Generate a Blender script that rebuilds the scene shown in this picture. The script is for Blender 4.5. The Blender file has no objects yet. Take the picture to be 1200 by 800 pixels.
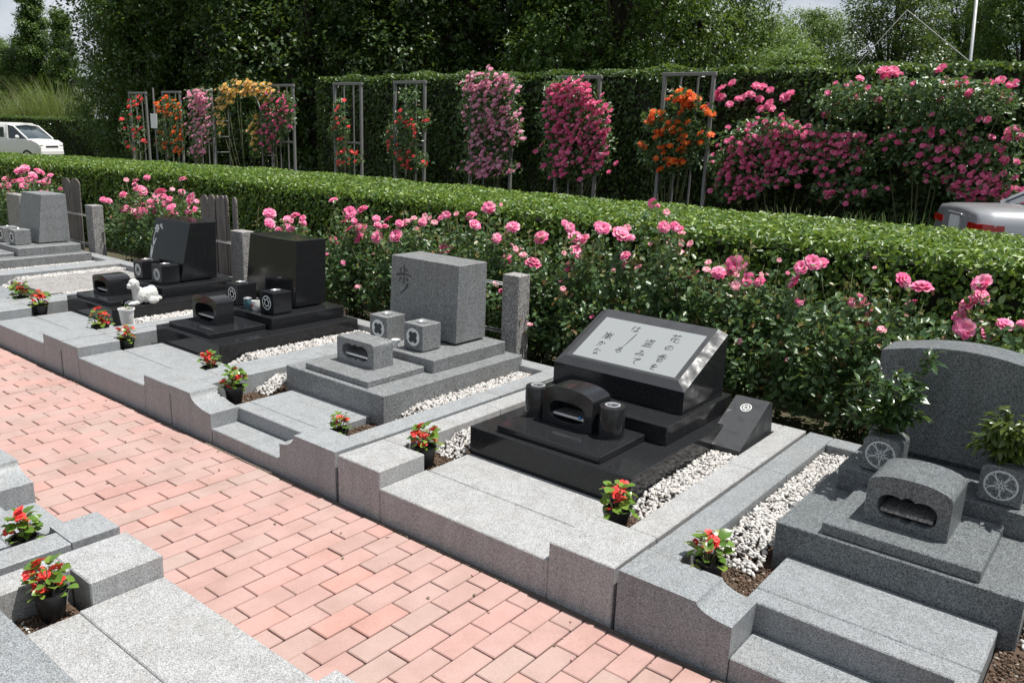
import bpy, bmesh, math, random
import numpy as np
from mathutils import Vector, Matrix, Euler
random.seed(7); RNG = np.random.default_rng(11)
scene = bpy.context.scene
# ------------------------------------------------------------------ camera
CAM = np.array([1.3443, -2.2695, 1.6969]); YAW, PIT, ROL, FPX = 0.6715, -0.2494, 0.0359, 957.06
_f = np.array([-math.sin(YAW)*math.cos(PIT), math.cos(YAW)*math.cos(PIT), math.sin(PIT)])
_r0 = np.array([math.cos(YAW), math.sin(YAW), 0]); _u0 = np.cross(_r0, _f)
_r = math.cos(ROL)*_r0 + math.sin(ROL)*_u0; _u = -math.sin(ROL)*_r0 + math.cos(ROL)*_u0
cd = bpy.data.cameras.new('camera'); cam = bpy.data.objects.new('camera', cd); scene.collection.objects.link(cam)
cd.sensor_width = 36; cd.lens = FPX*36/1200; cd.clip_start = 0.05; cd.clip_end = 2000
M = Matrix.Identity(4)
for i in range(3):
    M[i][0] = _r[i]; M[i][1] = _u[i]; M[i][2] = -_f[i]; M[i][3] = CAM[i]
cam.matrix_world = M; scene.camera = cam
# ------------------------------------------------------------------ sky and sun
SUN_EL, SUN_DIR = math.radians(71.5), np.array([0.80, 0.60])
az = math.atan2(SUN_DIR[0], SUN_DIR[1])            # clockwise from +Y
world = bpy.data.worlds.new('World'); scene.world = world; world.use_nodes = True
wn = world.node_tree.nodes; wl = world.node_tree.links; wn.clear()
wo = wn.new('ShaderNodeOutputWorld'); bg = wn.new('ShaderNodeBackground'); sky = wn.new('ShaderNodeTexSky')
sky.sky_type = 'NISHITA'; sky.sun_disc = False; sky.sun_elevation = SUN_EL; sky.sun_rotation = az
sky.air_density = 0.9; sky.dust_density = 0.7; sky.ozone_density = 1.0
tc = wn.new('ShaderNodeTexCoord'); mp = wn.new('ShaderNodeMapping'); mp.inputs['Scale'].default_value = (1.3, 1.3, 3.4)
cn = wn.new('ShaderNodeTexNoise'); cn.inputs['Scale'].default_value = 2.3; cn.inputs['Detail'].default_value = 7; cn.inputs['Roughness'].default_value = .58
cr = wn.new('ShaderNodeValToRGB'); cr.color_ramp.elements[0].position = .40; cr.color_ramp.elements[1].position = .60
cr.color_ramp.elements[0].color = (.22, .22, .22, 1)
mx = wn.new('ShaderNodeMix'); mx.data_type = 'RGBA'
wl.new(tc.outputs['Generated'], mp.inputs['Vector']); wl.new(mp.outputs[0], cn.inputs['Vector']); wl.new(cn.outputs['Fac'], cr.inputs[0])
wl.new(cr.outputs[0], mx.inputs['Factor']); wl.new(sky.outputs[0], mx.inputs['A']); mx.inputs['B'].default_value = (10.8, 11.4, 12.3, 1)
wl.new(mx.outputs['Result'], bg.inputs['Color']); bg.inputs['Strength'].default_value = 0.05; wl.new(bg.outputs[0], wo.inputs[0])
sd = bpy.data.lights.new('sun', 'SUN'); so = bpy.data.objects.new('sun', sd); scene.collection.objects.link(so)
sd.energy = 5.0; sd.angle = math.radians(0.55); sd.color = (1.0, .965, .91)
sv = Vector((SUN_DIR[0]*math.cos(SUN_EL), SUN_DIR[1]*math.cos(SUN_EL), math.sin(SUN_EL))).normalized()
so.rotation_euler = sv.to_track_quat('Z', 'Y').to_euler(); so.location = (4, 4, 12)
scene.view_settings.view_transform = 'Standard'; scene.view_settings.look = 'None'
scene.view_settings.exposure = 0.42; scene.view_settings.gamma = 1
# ------------------------------------------------------------------ helpers
COL = scene.collection
def ray(px, py): return _f + (px-600)/FPX*_r - (py-400)/FPX*_u
def at(px, py, X=None, Y=None, Z=None, D=None):
    d = ray(px, py)
    if D is not None:
        h = np.array([d[0], d[1], 0]); t = D/np.linalg.norm(h)
    else:
        i = 0 if X is not None else (1 if Y is not None else 2); v = X if i == 0 else (Y if i == 1 else Z); t = (v-CAM[i])/d[i]
    return CAM + t*d
def proj(P):
    d = np.asarray(P, float)-CAM; z = d@_f
    return 600+FPX*(d@_r)/z, 400-FPX*(d@_u)/z, z
def tag(o, label, cat, group=None, kind=None):
    o['label'] = label
    if cat: o['category'] = cat
    if group: o['group'] = group
    if kind: o['kind'] = kind
    return o
def thing(name, loc, label, cat, group=None, rz=0):
    o = bpy.data.objects.new(name, None); COL.objects.link(o); o.location = loc; o.rotation_euler = (0, 0, rz)
    o.empty_display_size = .05
    return tag(o, label, cat, group)
class MB:
    """collects geometry in world (or local) coordinates, then makes ONE mesh object"""
    def __init__(s): s.v = []; s.f = []
    def add(s, v, f):
        n = len(s.v); s.v += [tuple(p) for p in v]; s.f += [tuple(i+n for i in q) for q in f]; return s
    def box(s, x0, x1, y0, y1, z0, z1, c=.004):
        x0, x1 = min(x0, x1), max(x0, x1); y0, y1 = min(y0, y1), max(y0, y1); z0, z1 = min(z0, z1), max(z0, z1)
        V = []; I = {}
        for ix, (x, sx) in enumerate(((x0, 1), (x1, -1))):
            for iy, (y, sy) in enumerate(((y0, 1), (y1, -1))):
                for iz, (z, sz) in enumerate(((z0, 1), (z1, -1))):
                    I[ix, iy, iz] = len(V)
                    V += [(x, y+sy*c, z+sz*c), (x+sx*c, y, z+sz*c), (x+sx*c, y+sy*c, z)]
        g = lambda a, b, d, k: I[a, b, d]+k
        F = [(g(0,0,0,0), g(0,0,1,0), g(0,1,1,0), g(0,1,0,0)), (g(1,0,0,0), g(1,1,0,0), g(1,1,1,0), g(1,0,1,0)),
             (g(0,0,0,1), g(1,0,0,1), g(1,0,1,1), g(0,0,1,1)), (g(0,1,0,1), g(0,1,1,1), g(1,1,1,1), g(1,1,0,1)),
             (g(0,0,0,2), g(0,1,0,2), g(1,1,0,2), g(1,0,0,2)), (g(0,0,1,2), g(1,0,1,2), g(1,1,1,2), g(0,1,1,2))]
        for a in (0, 1):
            for b in (0, 1):
                F += [(g(a,b,0,0), g(a,b,0,1), g(a,b,1,1), g(a,b,1,0)), (g(a,0,b,0), g(a,0,b,2), g(a,1,b,2), g(a,1,b,0)), (g(0,a,b,1), g(0,a,b,2), g(1,a,b,2), g(1,a,b,1))]
        for k in I.values(): F.append((k, k+1, k+2))
        return s.add(V, F)
    def prism(s, prof, y0, y1, axis='y'):
        """profile (list of 2D points, any winding) extruded along an axis"""
        n = len(prof); V = []
        for y in (y0, y1):
            for a, b in prof: V.append((a, y, b) if axis == 'y' else ((y, a, b) if axis == 'x' else (a, b, y)))
        F = [tuple(range(n)), tuple(range(2*n-1, n-1, -1))]+[(i, n+i, n+(i+1) % n, (i+1) % n) for i in range(n)]
        return s.add(V, F)
    def hull8(s, b, t):
        """frustum from 4 bottom + 4 top points"""
        return s.add(list(b)+list(t), [(3, 2, 1, 0), (4, 5, 6, 7)]+[(i, (i+1) % 4, 4+(i+1) % 4, 4+i) for i in range(4)])
    def lathe(s, prof, c, n=20, cap=True):
        V = []; F = []; m = len(prof)
        for r, z in prof:
            for k in range(n):
                a = 2*math.pi*k/n; V.append((c[0]+r*math.cos(a), c[1]+r*math.sin(a), c[2]+z))
        for j in range(m-1):
            for k in range(n): F.append((j*n+k, j*n+(k+1) % n, (j+1)*n+(k+1) % n, (j+1)*n+k))
        if cap: F += [tuple(range(n-1, -1, -1)), tuple(range((m-1)*n, m*n))]
        return s.add(V, F)
    def tube(s, pts, r, n=6, r2=None):
        pts = [Vector(p) for p in pts]; V = []; F = []; m = len(pts)
        for i, p in enumerate(pts):
            t = (pts[min(i+1, m-1)]-pts[max(i-1, 0)]).normalized()
            a = t.orthogonal().normalized() if abs(t.z) > .9 else t.cross(Vector((0, 0, 1))).normalized(); b = t.cross(a)
            rr = r if r2 is None else r+(r2-r)*i/(m-1)
            for k in range(n):
                th = 2*math.pi*k/n; V.append(p+rr*(math.cos(th)*a+math.sin(th)*b))
        for i in range(m-1):
            for k in range(n): F.append((i*n+k, i*n+(k+1) % n, (i+1)*n+(k+1) % n, (i+1)*n+k))
        F += [tuple(range(n-1, -1, -1)), tuple(range((m-1)*n, m*n))]
        return s.add(V, F)
    def ellipsoid(s, c, r, n=14, m=9, rot=None):
        V = [];F = []
        for j in range(m+1):
            ph = math.pi*j/m-math.pi/2
            for k in range(n):
                th = 2*math.pi*k/n; p = Vector((r[0]*math.cos(ph)*math.cos(th), r[1]*math.cos(ph)*math.sin(th), r[2]*math.sin(ph)))
                if rot: p = rot @ p
                V.append(p+Vector(c))
        for j in range(m):
            for k in range(n): F.append((j*n+k, j*n+(k+1) % n, (j+1)*n+(k+1) % n, (j+1)*n+k))
        return s.add(V, F)
    def mesh(s, name, mat, smooth=False, off=(0, 0, 0)):
        me = bpy.data.meshes.new(name)
        me.from_pydata([(a-off[0], b-off[1], c-off[2]) for a, b, c in s.v], [], s.f)
        bm = bmesh.new(); bm.from_mesh(me); bmesh.ops.recalc_face_normals(bm, faces=bm.faces); bm.to_mesh(me); bm.free()
        if smooth:
            for p in me.polygons: p.use_smooth = True
            if smooth is not True: me.set_sharp_from_angle(angle=math.radians(smooth))
        me.materials.append(mat); return me
    def build(s, name, mat, parent=None, smooth=False, loc=None):
        """parent: world-space geometry is rebased to the parent's location; no parent: rebased to loc"""
        off = tuple(parent_world(parent)) if parent else (loc or (0, 0, 0))
        o = bpy.data.objects.new(name, s.mesh(name, mat, smooth, off)); COL.objects.link(o)
        if parent: o.parent = parent
        else: o.location = off
        return o
def parent_world(p):
    v = Vector((0, 0, 0))
    while p: v = v+Vector(p.location); p = p.parent
    return v
def np_mesh(name, V, F, mat, smooth=False):
    """V (n,3) float, F (m,k) int, all polygons with k corners"""
    me = bpy.data.meshes.new(name); n, (m, k) = len(V), F.shape
    me.vertices.add(n); me.vertices.foreach_set('co', np.ascontiguousarray(V, np.float32).ravel())
    me.loops.add(m*k); me.loops.foreach_set('vertex_index', np.ascontiguousarray(F, np.int32).ravel())
    me.polygons.add(m); me.polygons.foreach_set('loop_start', np.arange(0, m*k, k, dtype=np.int32))
    try: me.polygons.foreach_set('loop_total', np.full(m, k, np.int32))
    except Exception: pass
    if smooth: me.polygons.foreach_set('use_smooth', np.ones(m, bool))
    me.update(calc_edges=True); me.materials.append(mat); return me
def link(name, me, parent=None, loc=(0, 0, 0)):
    o = bpy.data.objects.new(name, me); COL.objects.link(o); o.location = loc
    if parent: o.parent = parent
    return o
def unit(a): return a/np.maximum(np.linalg.norm(a, axis=-1, keepdims=True), 1e-9)
def leaves(C, N, size, aspect=.55, fold=.25, near=True, tipdir=None, rng=RNG):
    """leaf blades: C centres, N blade normals, size lengths -> V,F"""
    n = len(C); N = unit(N)
    T = unit(np.cross(N, unit(rng.normal(size=(n, 3))))) if tipdir is None else unit(tipdir-N*np.sum(tipdir*N, 1, keepdims=True)+1e-6)
    B = np.cross(N, T); L = size[:, None]; w = L*aspect*.5
    b = C-T*L*.5; t = C+T*L*.5-N*L*.10
    if near:
        l1 = b+T*L*.30-B*w*.92+N*w*fold; l2 = b+T*L*.68-B*w*.80+N*w*fold
        r1 = b+T*L*.30+B*w*.92+N*w*fold; r2 = b+T*L*.68+B*w*.80+N*w*fold
        V = np.stack([b, l1, l2, t, r2, r1], 1).reshape(-1, 3); i = np.arange(n)[:, None]*6
        F = np.concatenate([i+np.array([[0, 3, 2, 1]]), i+np.array([[0, 5, 4, 3]])], 0)
    else:
        m = C+N*L*.02; l = m-B*w; r = m+B*w
        V = np.stack([b, l, t, r], 1).reshape(-1, 3); i = np.arange(n)[:, None]*4
        F = i+np.array([[0, 3, 2, 1]])
    return V, F
# ------------------------------------------------------------------ materials
def new_mat(name):
    m = bpy.data.materials.new(name); m.use_nodes = True; nt = m.node_tree; return m, nt.nodes, nt.links, nt.nodes['Principled BSDF']
def ramp(n, l, src, stops):
    r = n.new('ShaderNodeValToRGB'); e = r.color_ramp.elements
    while len(e) < len(stops): e.new(.5)
    for k, (p, c) in zip(e, stops): k.position = p; k.color = (*c, 1) if len(c) == 3 else c
    l.new(src, r.inputs[0]); return r.outputs[0]
def mixc(n, l, a, b, fac, mode='MIX'):
    m = n.new('ShaderNodeMix'); m.data_type = 'RGBA'; m.blend_type = mode
    for s, v in (('A', a), ('B', b), ('Factor', fac)):
        k = m.inputs[s]
        if hasattr(v, 'is_linked') or hasattr(v, 'links'): l.new(v, k)
        else: k.default_value = v if not isinstance(v, tuple) or len(v) == 4 else (*v, 1)
    return m.outputs['Result']
def position(n): return n.new('ShaderNodeNewGeometry').outputs['Position']
def noise(n, l, vec, scale, detail=3, rough=.55):
    t = n.new('ShaderNodeTexNoise'); t.inputs['Scale'].default_value = scale; t.inputs['Detail'].default_value = detail; t.inputs['Roughness'].default_value = rough
    l.new(vec, t.inputs['Vector']); return t.outputs['Fac']
def voro(n, l, vec, scale, out='Color'):
    t = n.new('ShaderNodeTexVoronoi'); t.inputs['Scale'].default_value = scale; l.new(vec, t.inputs['Vector']); return t.outputs[out]
def bump(n, l, b, h, strength, dist=.01):
    k = n.new('ShaderNodeBump'); k.inputs['Strength'].default_value = strength; k.inputs['Distance'].default_value = dist
    l.new(h, k.inputs['Height']); l.new(k.outputs[0], b.inputs['Normal'])
def granite(name, dark, mid, light, scale, rough, stain=.25, share=(.16, .5, .82), stainc=(.30, .27, .22)):
    m, n, l, b = new_mat(name); P = position(n)
    sep = n.new('ShaderNodeSeparateColor'); l.new(voro(n, l, P, scale), sep.inputs[0])
    c = ramp(n, l, sep.outputs[0], [(0, dark), (share[0], dark), (share[1], mid), (share[2], light), (1, light)])
    sep2 = n.new('ShaderNodeSeparateColor'); l.new(voro(n, l, P, scale*.47), sep2.inputs[0])
    c = mixc(n, l, c, ramp(n, l, sep2.outputs[1], [(0, dark), (.22, mid), (1, light)]), .24)
    mp = n.new('ShaderNodeMapping'); mp.inputs['Scale'].default_value = (14, 14, 1.6); l.new(P, mp.inputs[0])
    c = mixc(n, l, c, ramp(n, l, noise(n, l, mp.outputs[0], 1, 4, .6), [(.42, (1, 1, 1)), (.72, (.84, .83, .81))]), 1., 'MULTIPLY')
    big = noise(n, l, P, 3.1, 5)
    c = mixc(n, l, c, mixc(n, l, c, (*stainc, 1), .5), ramp(n, l, big, [(.5, (0, 0, 0)), (.72, (stain,)*3)]))
    l.new(c, b.inputs['Base Color']); b.inputs['Roughness'].default_value = rough; b.inputs['Specular IOR Level'].default_value = .34
    r = n.new('ShaderNodeMapRange'); l.new(noise(n, l, P, 9, 4), r.inputs[0]); r.inputs[3].default_value = rough*.75; r.inputs[4].default_value = rough*1.3; l.new(r.outputs[0], b.inputs['Roughness'])
    bump(n, l, b, sep.outputs[0], .05, .0006)
    return m
def black_stone(name, base=(.015, .0155, .017), rough=.08):
    m, n, l, b = new_mat(name); P = position(n)
    sep = n.new('ShaderNodeSeparateColor'); l.new(voro(n, l, P, 420), sep.inputs[0])
    c = ramp(n, l, sep.outputs[0], [(0, base), (.86, base), (1, (.05, .052, .056))]); l.new(c, b.inputs['Base Color']); b.inputs['Specular IOR Level'].default_value = .34
    r = n.new('ShaderNodeMapRange'); l.new(noise(n, l, P, 14, 5), r.inputs[0]); r.inputs[1].default_value = .35; r.inputs[2].default_value = .75
    r.inputs[3].default_value = rough; r.inputs[4].default_value = rough*2.6; l.new(r.outputs[0], b.inputs['Roughness']); return m
def plain(name, col, rough=.5, metal=0., vary=.12, scale=30, spec=.5):
    m, n, l, b = new_mat(name); P = position(n); k = 1-vary
    c = mixc(n, l, tuple(x*k for x in col[:3])+(1,), tuple(min(1, x*(1+vary)) for x in col[:3])+(1,), noise(n, l, P, scale, 4))
    l.new(c, b.inputs['Base Color']); b.inputs['Roughness'].default_value = rough; b.inputs['Metallic'].default_value = metal; b.inputs['Specular IOR Level'].default_value = spec
    return m
def rnd(n, l):
    """a random number that differs between loose pieces and between objects"""
    g = n.new('ShaderNodeNewGeometry').outputs['Random Per Island']; o = n.new('ShaderNodeObjectInfo').outputs['Random']
    a = n.new('ShaderNodeMath'); a.operation = 'ADD'; l.new(g, a.inputs[0]); l.new(o, a.inputs[1])
    f = n.new('ShaderNodeMath'); f.operation = 'FRACT'; l.new(a.outputs[0], f.inputs[0]); return f.outputs[0]
def leaf_mat(name, stops, rough=.38, trans=.3, spec=.5, tint=(.30, .42, .05)):
    m, n, l, b = new_mat(name); c = ramp(n, l, rnd(n, l), stops); l.new(c, b.inputs['Base Color'])
    b.inputs['Roughness'].default_value = rough; b.inputs['Specular IOR Level'].default_value = spec
    t = n.new('ShaderNodeBsdfTranslucent'); l.new(mixc(n, l, c, (*tint, 1), .55), t.inputs['Color'])
    ms = n.new('ShaderNodeMixShader'); ms.inputs[0].default_value = trans; l.new(b.outputs[0], ms.inputs[1]); l.new(t.outputs[0], ms.inputs[2])
    l.new(ms.outputs[0], n['Material Output'].inputs['Surface']); return m
def petal_mat(name, stops, trans=.3):
    m, n, l, b = new_mat(name); c = ramp(n, l, rnd(n, l), stops); l.new(c, b.inputs['Base Color']); b.inputs['Roughness'].default_value = .6
    t = n.new('ShaderNodeBsdfTranslucent'); l.new(c, t.inputs['Color'])
    ms = n.new('ShaderNodeMixShader'); ms.inputs[0].default_value = trans; l.new(b.outputs[0], ms.inputs[1]); l.new(t.outputs[0], ms.inputs[2])
    l.new(ms.outputs[0], n['Material Output'].inputs['Surface']); return m
G_PALE = granite('granite_pale', (.14, .143, .147), (.315, .32, .325), (.46, .465, .465), 400, .55, .3)
G_BLUE = granite('granite_blue_grey', (.13, .138, .144), (.26, .276, .287), (.375, .39, .40), 420, .5, .25)
G_STONE = granite('granite_mid_polished', (.055, .06, .063), (.165, .175, .18), (.33, .34, .345), 300, .36, .05)
G_DARK = granite('granite_dark_polished', (.035, .042, .046), (.105, .118, .126), (.225, .24, .245), 330, .36, .08)
G_KERBD = granite('granite_dark_kerb', (.08, .088, .092), (.21, .226, .238), (.335, .352, .364), 400, .48, .22)
G_POST = granite('granite_post', (.08, .075, .075), (.24, .23, .225), (.45, .44, .43), 170, .6, .3)
BLACK = black_stone('black_granite')
BLACK_SATIN = black_stone('black_granite_honed', (.040, .042, .046), .33)
PANEL = plain('honed_inscription_panel', (.235, .25, .255), .55, vary=.06, scale=160)
INK = plain('carved_letter_paint', (.035, .036, .037), .6)
CARVE = plain('carved_recess_grey', (.05, .054, .056), .7)
WHITEP = plain('crest_white_paint', (.72, .73, .72), .6, vary=.06)
CRESTG = plain('crest_line_pale', (.55, .58, .58), .6, vary=.06)
STEEL = plain('stainless_steel', (.78, .78, .78), .38, .85, .05)
MORTAR = plain('joint_sand', (.11, .085, .072), .95, vary=.3, scale=90)
WOOD = None
def wood_mat():
    m, n, l, b = new_mat('weathered_wood'); P = position(n); mp = n.new('ShaderNodeMapping'); mp.inputs['Scale'].default_value = (60, 60, 3); l.new(P, mp.inputs[0])
    c = ramp(n, l, noise(n, l, mp.outputs[0], 1, 5), [(.3, (.07, .06, .052)), (.55, (.16, .142, .13)), (.8, (.26, .235, .215))]); l.new(c, b.inputs['Base Color']); b.inputs['Roughness'].default_value = .85; return m
WOOD = wood_mat()
def brick_mat():
    m, n, l, b = new_mat('pink_paver'); P = position(n); r = rnd(n, l)
    c = ramp(n, l, r, [(0, (.395, .262, .235)), (.15, (.42, .268, .242)), (.35, (.385, .274, .244)), (.5, (.435, .268, .24)), (.65, (.40, .26, .234)), (.8, (.375, .277, .246)), (.9, (.425, .262, .238)), (1, (.46, .264, .226))])
    s = ramp(n, l, noise(n, l, P, 330, 2, .7), [(.3, (.80, .80, .80)), (.5, (1, 1, 1)), (.72, (1.12, 1.12, 1.12))]); c = mixc(n, l, c, s, 1., 'MULTIPLY')
    d = ramp(n, l, noise(n, l, P, 4.2, 6, .62), [(.42, (1, 1, 1)), (.76, (.78, .76, .73))]); c = mixc(n, l, c, d, 1., 'MULTIPLY')
    sp = ramp(n, l, noise(n, l, P, 38, 4, .7), [(.66, (0, 0, 0)), (.76, (.5, .5, .5))]); c = mixc(n, l, c, (.25, .2, .16, 1), sp)
    l.new(c, b.inputs['Base Color']); b.inputs['Roughness'].default_value = .85; b.inputs['Specular IOR Level'].default_value = .3
    bump(n, l, b, noise(n, l, P, 400, 2), .25, .001); return m
BRICK = brick_mat()
def pebble_mat(name, stops, rough=.7):
    m, n, l, b = new_mat(name); l.new(ramp(n, l, rnd(n, l), stops), b.inputs['Base Color']); b.inputs['Roughness'].default_value = rough; return m
PEBBLE = pebble_mat('white_gravel', [(0, (.44, .42, .40)), (.3, (.57, .555, .53)), (.5, (.36, .345, .33)), (.7, (.62, .61, .595)), (.85, (.25, .24, .23)), (1, (.50, .45, .41))])
GRAVELBED = plain('gravel_fines', (.26, .245, .22), .95, vary=.4, scale=120)
CRUMB = pebble_mat('soil_crumbs', [(0, (.055, .035, .022)), (.5, (.11, .07, .045)), (.8, (.16, .105, .07)), (.93, (.07, .05, .035)), (1, (.42, .38, .32))], .95)
SOIL = plain('brown_soil', (.075, .048, .032), .95, vary=.45, scale=60)
def ground_mat(name, a, b_, sc):
    m, n, l, b = new_mat(name); P = position(n); l.new(mixc(n, l, (*a, 1), (*b_, 1), ramp(n, l, noise(n, l, P, sc, 6), [(.35, (0,)*3), (.65, (1,)*3)])), b.inputs['Base Color']); b.inputs['Roughness'].default_value = .95
    bump(n, l, b, noise(n, l, P, sc*12, 3), .5, .02); return m
GRASSG = ground_mat('grassy_ground', (.055, .085, .025), (.10, .085, .05), 1.7)
BEDG = ground_mat('rose_bed_earth', (.05, .055, .022), (.075, .055, .035), 6)
ASPH = ground_mat('asphalt', (.045, .045, .047), (.065, .065, .067), 9)
LEAF_HEDGE = leaf_mat('hedge_leaf', [(0, (.044, .098, .014)), (.45, (.082, .160, .022)), (.8, (.145, .235, .030)), (1, (.24, .33, .05))], .40, .30)
LEAF_BACKH = leaf_mat('tall_hedge_leaf', [(0, (.030, .065, .016)), (.5, (.05, .10, .022)), (1, (.09, .15, .03))], .36, .28)
LEAF_ROSE = leaf_mat('rose_leaf', [(0, (.040, .088, .033)), (.5, (.072, .136, .050)), (.87, (.11, .18, .066)), (.95, (.18, .20, .06)), (1, (.20, .085, .04))], .36, .30, tint=(.25, .38, .06))
LEAF_BEG = leaf_mat('begonia_leaf', [(0, (.08, .17, .025)), (.6, (.14, .25, .035)), (.92, (.21, .31, .05)), (1, (.20, .17, .05))], .3, .3)
LEAF_SAK = leaf_mat('evergreen_leaf', [(0, (.022, .052, .020)), (.6, (.040, .085, .030)), (1, (.07, .12, .036))], .25, .2)
LEAF_SAK2 = leaf_mat('olive_evergreen_leaf', [(0, (.038, .068, .016)), (.6, (.07, .105, .022)), (1, (.11, .14, .03))], .28, .22)
LEAF_TDARK = leaf_mat('dark_tree_leaf', [(0, (.020, .048, .012)), (.6, (.036, .078, .016)), (1, (.065, .115, .022))], .42, .25)
LEAF_TMID = leaf_mat('mid_tree_leaf', [(0, (.040, .090, .018)), (.6, (.068, .135, .026)), (1, (.11, .18, .04))], .45, .3)
LEAF_TPALE = leaf_mat('pale_tree_leaf', [(0, (.06, .125, .028)), (.6, (.095, .175, .040)), (1, (.15, .225, .06))], .5, .3)
LEAF_REED = leaf_mat('reed_blade', [(0, (.10, .14, .045)), (.6, (.16, .19, .075)), (1, (.26, .26, .13))], .6, .3)
BARK = plain('bark', (.042, .034, .026), .9, vary=.4, scale=14)
STEMG = plain('green_stem', (.075, .085, .03), .7, vary=.3)
CORE_DARK = plain('light_block_core', (.020, .022, .011), .95, vary=.4)  # near-black hedge filling, added to stop light passing between the leaves
PETAL_PINK = petal_mat('pink_petal', [(0, (.80, .08, .25)), (.2, (.88, .24, .44)), (.4, (.83, .11, .32)), (.6, (.90, .38, .54)), (.75, (.85, .17, .36)), (.9, (.88, .52, .60)), (1, (.74, .05, .16))], .25)
PETAL_PALE = petal_mat('pale_pink_petal', [(0, (.86, .36, .42)), (.5, (.90, .52, .55)), (1, (.84, .26, .36))], .25)
PETAL_ROSE = petal_mat('rose_pink_petal', [(0, (.80, .09, .26)), (.6, (.88, .19, .38)), (1, (.92, .40, .54))], .42)
PETAL_MAUVE = petal_mat('mauve_petal', [(0, (.82, .26, .43)), (.6, (.88, .42, .56)), (1, (.93, .68, .74))], .42)
PETAL_ORANGE = petal_mat('orange_petal', [(0, (.80, .07, .02)), (.5, (.85, .16, .02)), (.8, (.88, .34, .03)), (1, (.74, .03, .03))], .36)
PETAL_RED = petal_mat('red_petal', [(0, (.55, .02, .03)), (.5, (.72, .04, .04)), (1, (.80, .14, .14))], .2)
PETAL_YELLOW = petal_mat('yellow_petal', [(0, (.86, .50, .05)), (.5, (.88, .62, .16)), (.8, (.88, .66, .42)), (1, (.86, .45, .30))], .36)
PETAL_BEG = petal_mat('begonia_petal', [(0, (.76, .035, .03)), (.6, (.84, .06, .05)), (1, (.85, .12, .12))], .2)
POT = plain('black_plastic', (.012, .012, .013), .42, vary=.2)
WHITECER = plain('white_ceramic', (.78, .78, .76), .25, vary=.04)
ROPEM = plain('grey_rope', (.34, .34, .33), .8)
WHITESTONE = plain('white_painted_stone', (.60, .60, .58), .7, vary=.22, scale=60)
BLUECUP = plain('blue_glaze', (.09, .19, .22), .2, vary=.25, scale=40)
# ------------------------------------------------------------------ ground, road, path
def gz(x): t = min(1, max(0, (-12-x)/12)); return -.45*t*t*(3-2*t)
def sheet(name, xs, ys, dz, mat):
    V = [(x, y, gz(x)+dz) for y in ys for x in xs]; n = len(xs)
    F = [(j*n+i, j*n+i+1, (j+1)*n+i+1, (j+1)*n+i) for j in range(len(ys)-1) for i in range(n-1)]
    o = MB().add(V, F).build(name, mat, smooth=True); o['kind'] = 'structure'; return o
XS = [-400, -150, -60]+list(np.linspace(-40, -8, 17))+[0, 10, 60, 150, 400]
sheet('ground', XS, [-400, -100, -20, 0, 5, 10, 40, 120, 400], -.06, GRASSG)
sheet('road', list(np.linspace(-60, -8, 27))+[0, 12, 40], [4.95, 7, 9.55], -.045, ASPH)
o = MB().box(-13, 6, 1.925, 5.0, -.2, .06, .01).build('rose_bed', BEDG); o['kind'] = 'structure'
path = MB().box(-13.5, 3.0, -.985, -.004, -.16, -.011, .002).build('brick_path', MORTAR); path['kind'] = 'structure'
# bricks: long side across the path, running bond, the nearest 300 in view as single pieces
bw, bl, gap = .1, .2, .0050
bk = MB().box(-bw/2+gap/2, bw/2-gap/2, -bl/2+gap/2, bl/2-gap/2, -.055, 0, .0035)
brick_me = bk.mesh('brick', BRICK); brick_cut = {}
cells = []
for k in range(-138, 14):
    xc = .0479+.1*k+.05; off = .0195+(.1 if k % 2 == 0 else 0)
    y = -.031
    edges = [y]; q = -off
    while q > -.97:
        if q < y-.02: edges.append(q)
        q -= .2
    edges.append(-.968)
    for a, b in zip(edges[:-1], edges[1:]):
        if a-b > .03: cells.append((xc, (a+b)/2, a-b))
vis = []
for c in cells:
    x, y, z = proj((c[0], c[1], 0)); inside = z > 0 and -25 < x < 1225 and y < 825
    vis.append((0 if inside else 1, z, c))
vis.sort(key=lambda t: (t[0], t[1])); rest = MB()
for i, (_, z, (x, y, L)) in enumerate(vis):
    dz = random.uniform(-.0022, .0014); rx, ry = random.uniform(-.006, .006), random.uniform(-.004, .004)
    if i < 300:
        if abs(L-.2) < .004: me = brick_me
        else:
            kk = round(L, 3)
            if kk not in brick_cut: brick_cut[kk] = MB().box(-bw/2+gap/2, bw/2-gap/2, -L/2+gap/2, L/2-gap/2, -.055, 0, .0035).mesh('brick', BRICK)
            me = brick_cut[kk]
        o = link('brick', me, path, (x+random.uniform(-.0008, .0008), y+random.uniform(-.001, .001), dz)); o.rotation_euler = (ry, rx, random.uniform(-.006, .006))
    else:
        rest.box(x-bw/2+gap/2, x+bw/2-gap/2, y-L/2+gap/2, y+L/2-gap/2, -.055, dz, .0035)
o = rest.build('far_bricks', BRICK, path); o['kind'] = 'stuff'
# thin mortar fillet along the foot of both kerbs
for y0, y1 in ((-.026, -.003), (-.9965, -.972)):
    MB().box(-13, 2.5, y0, y1, -.05, -.006, .002).build('edge_mortar', MORTAR, path)
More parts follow.
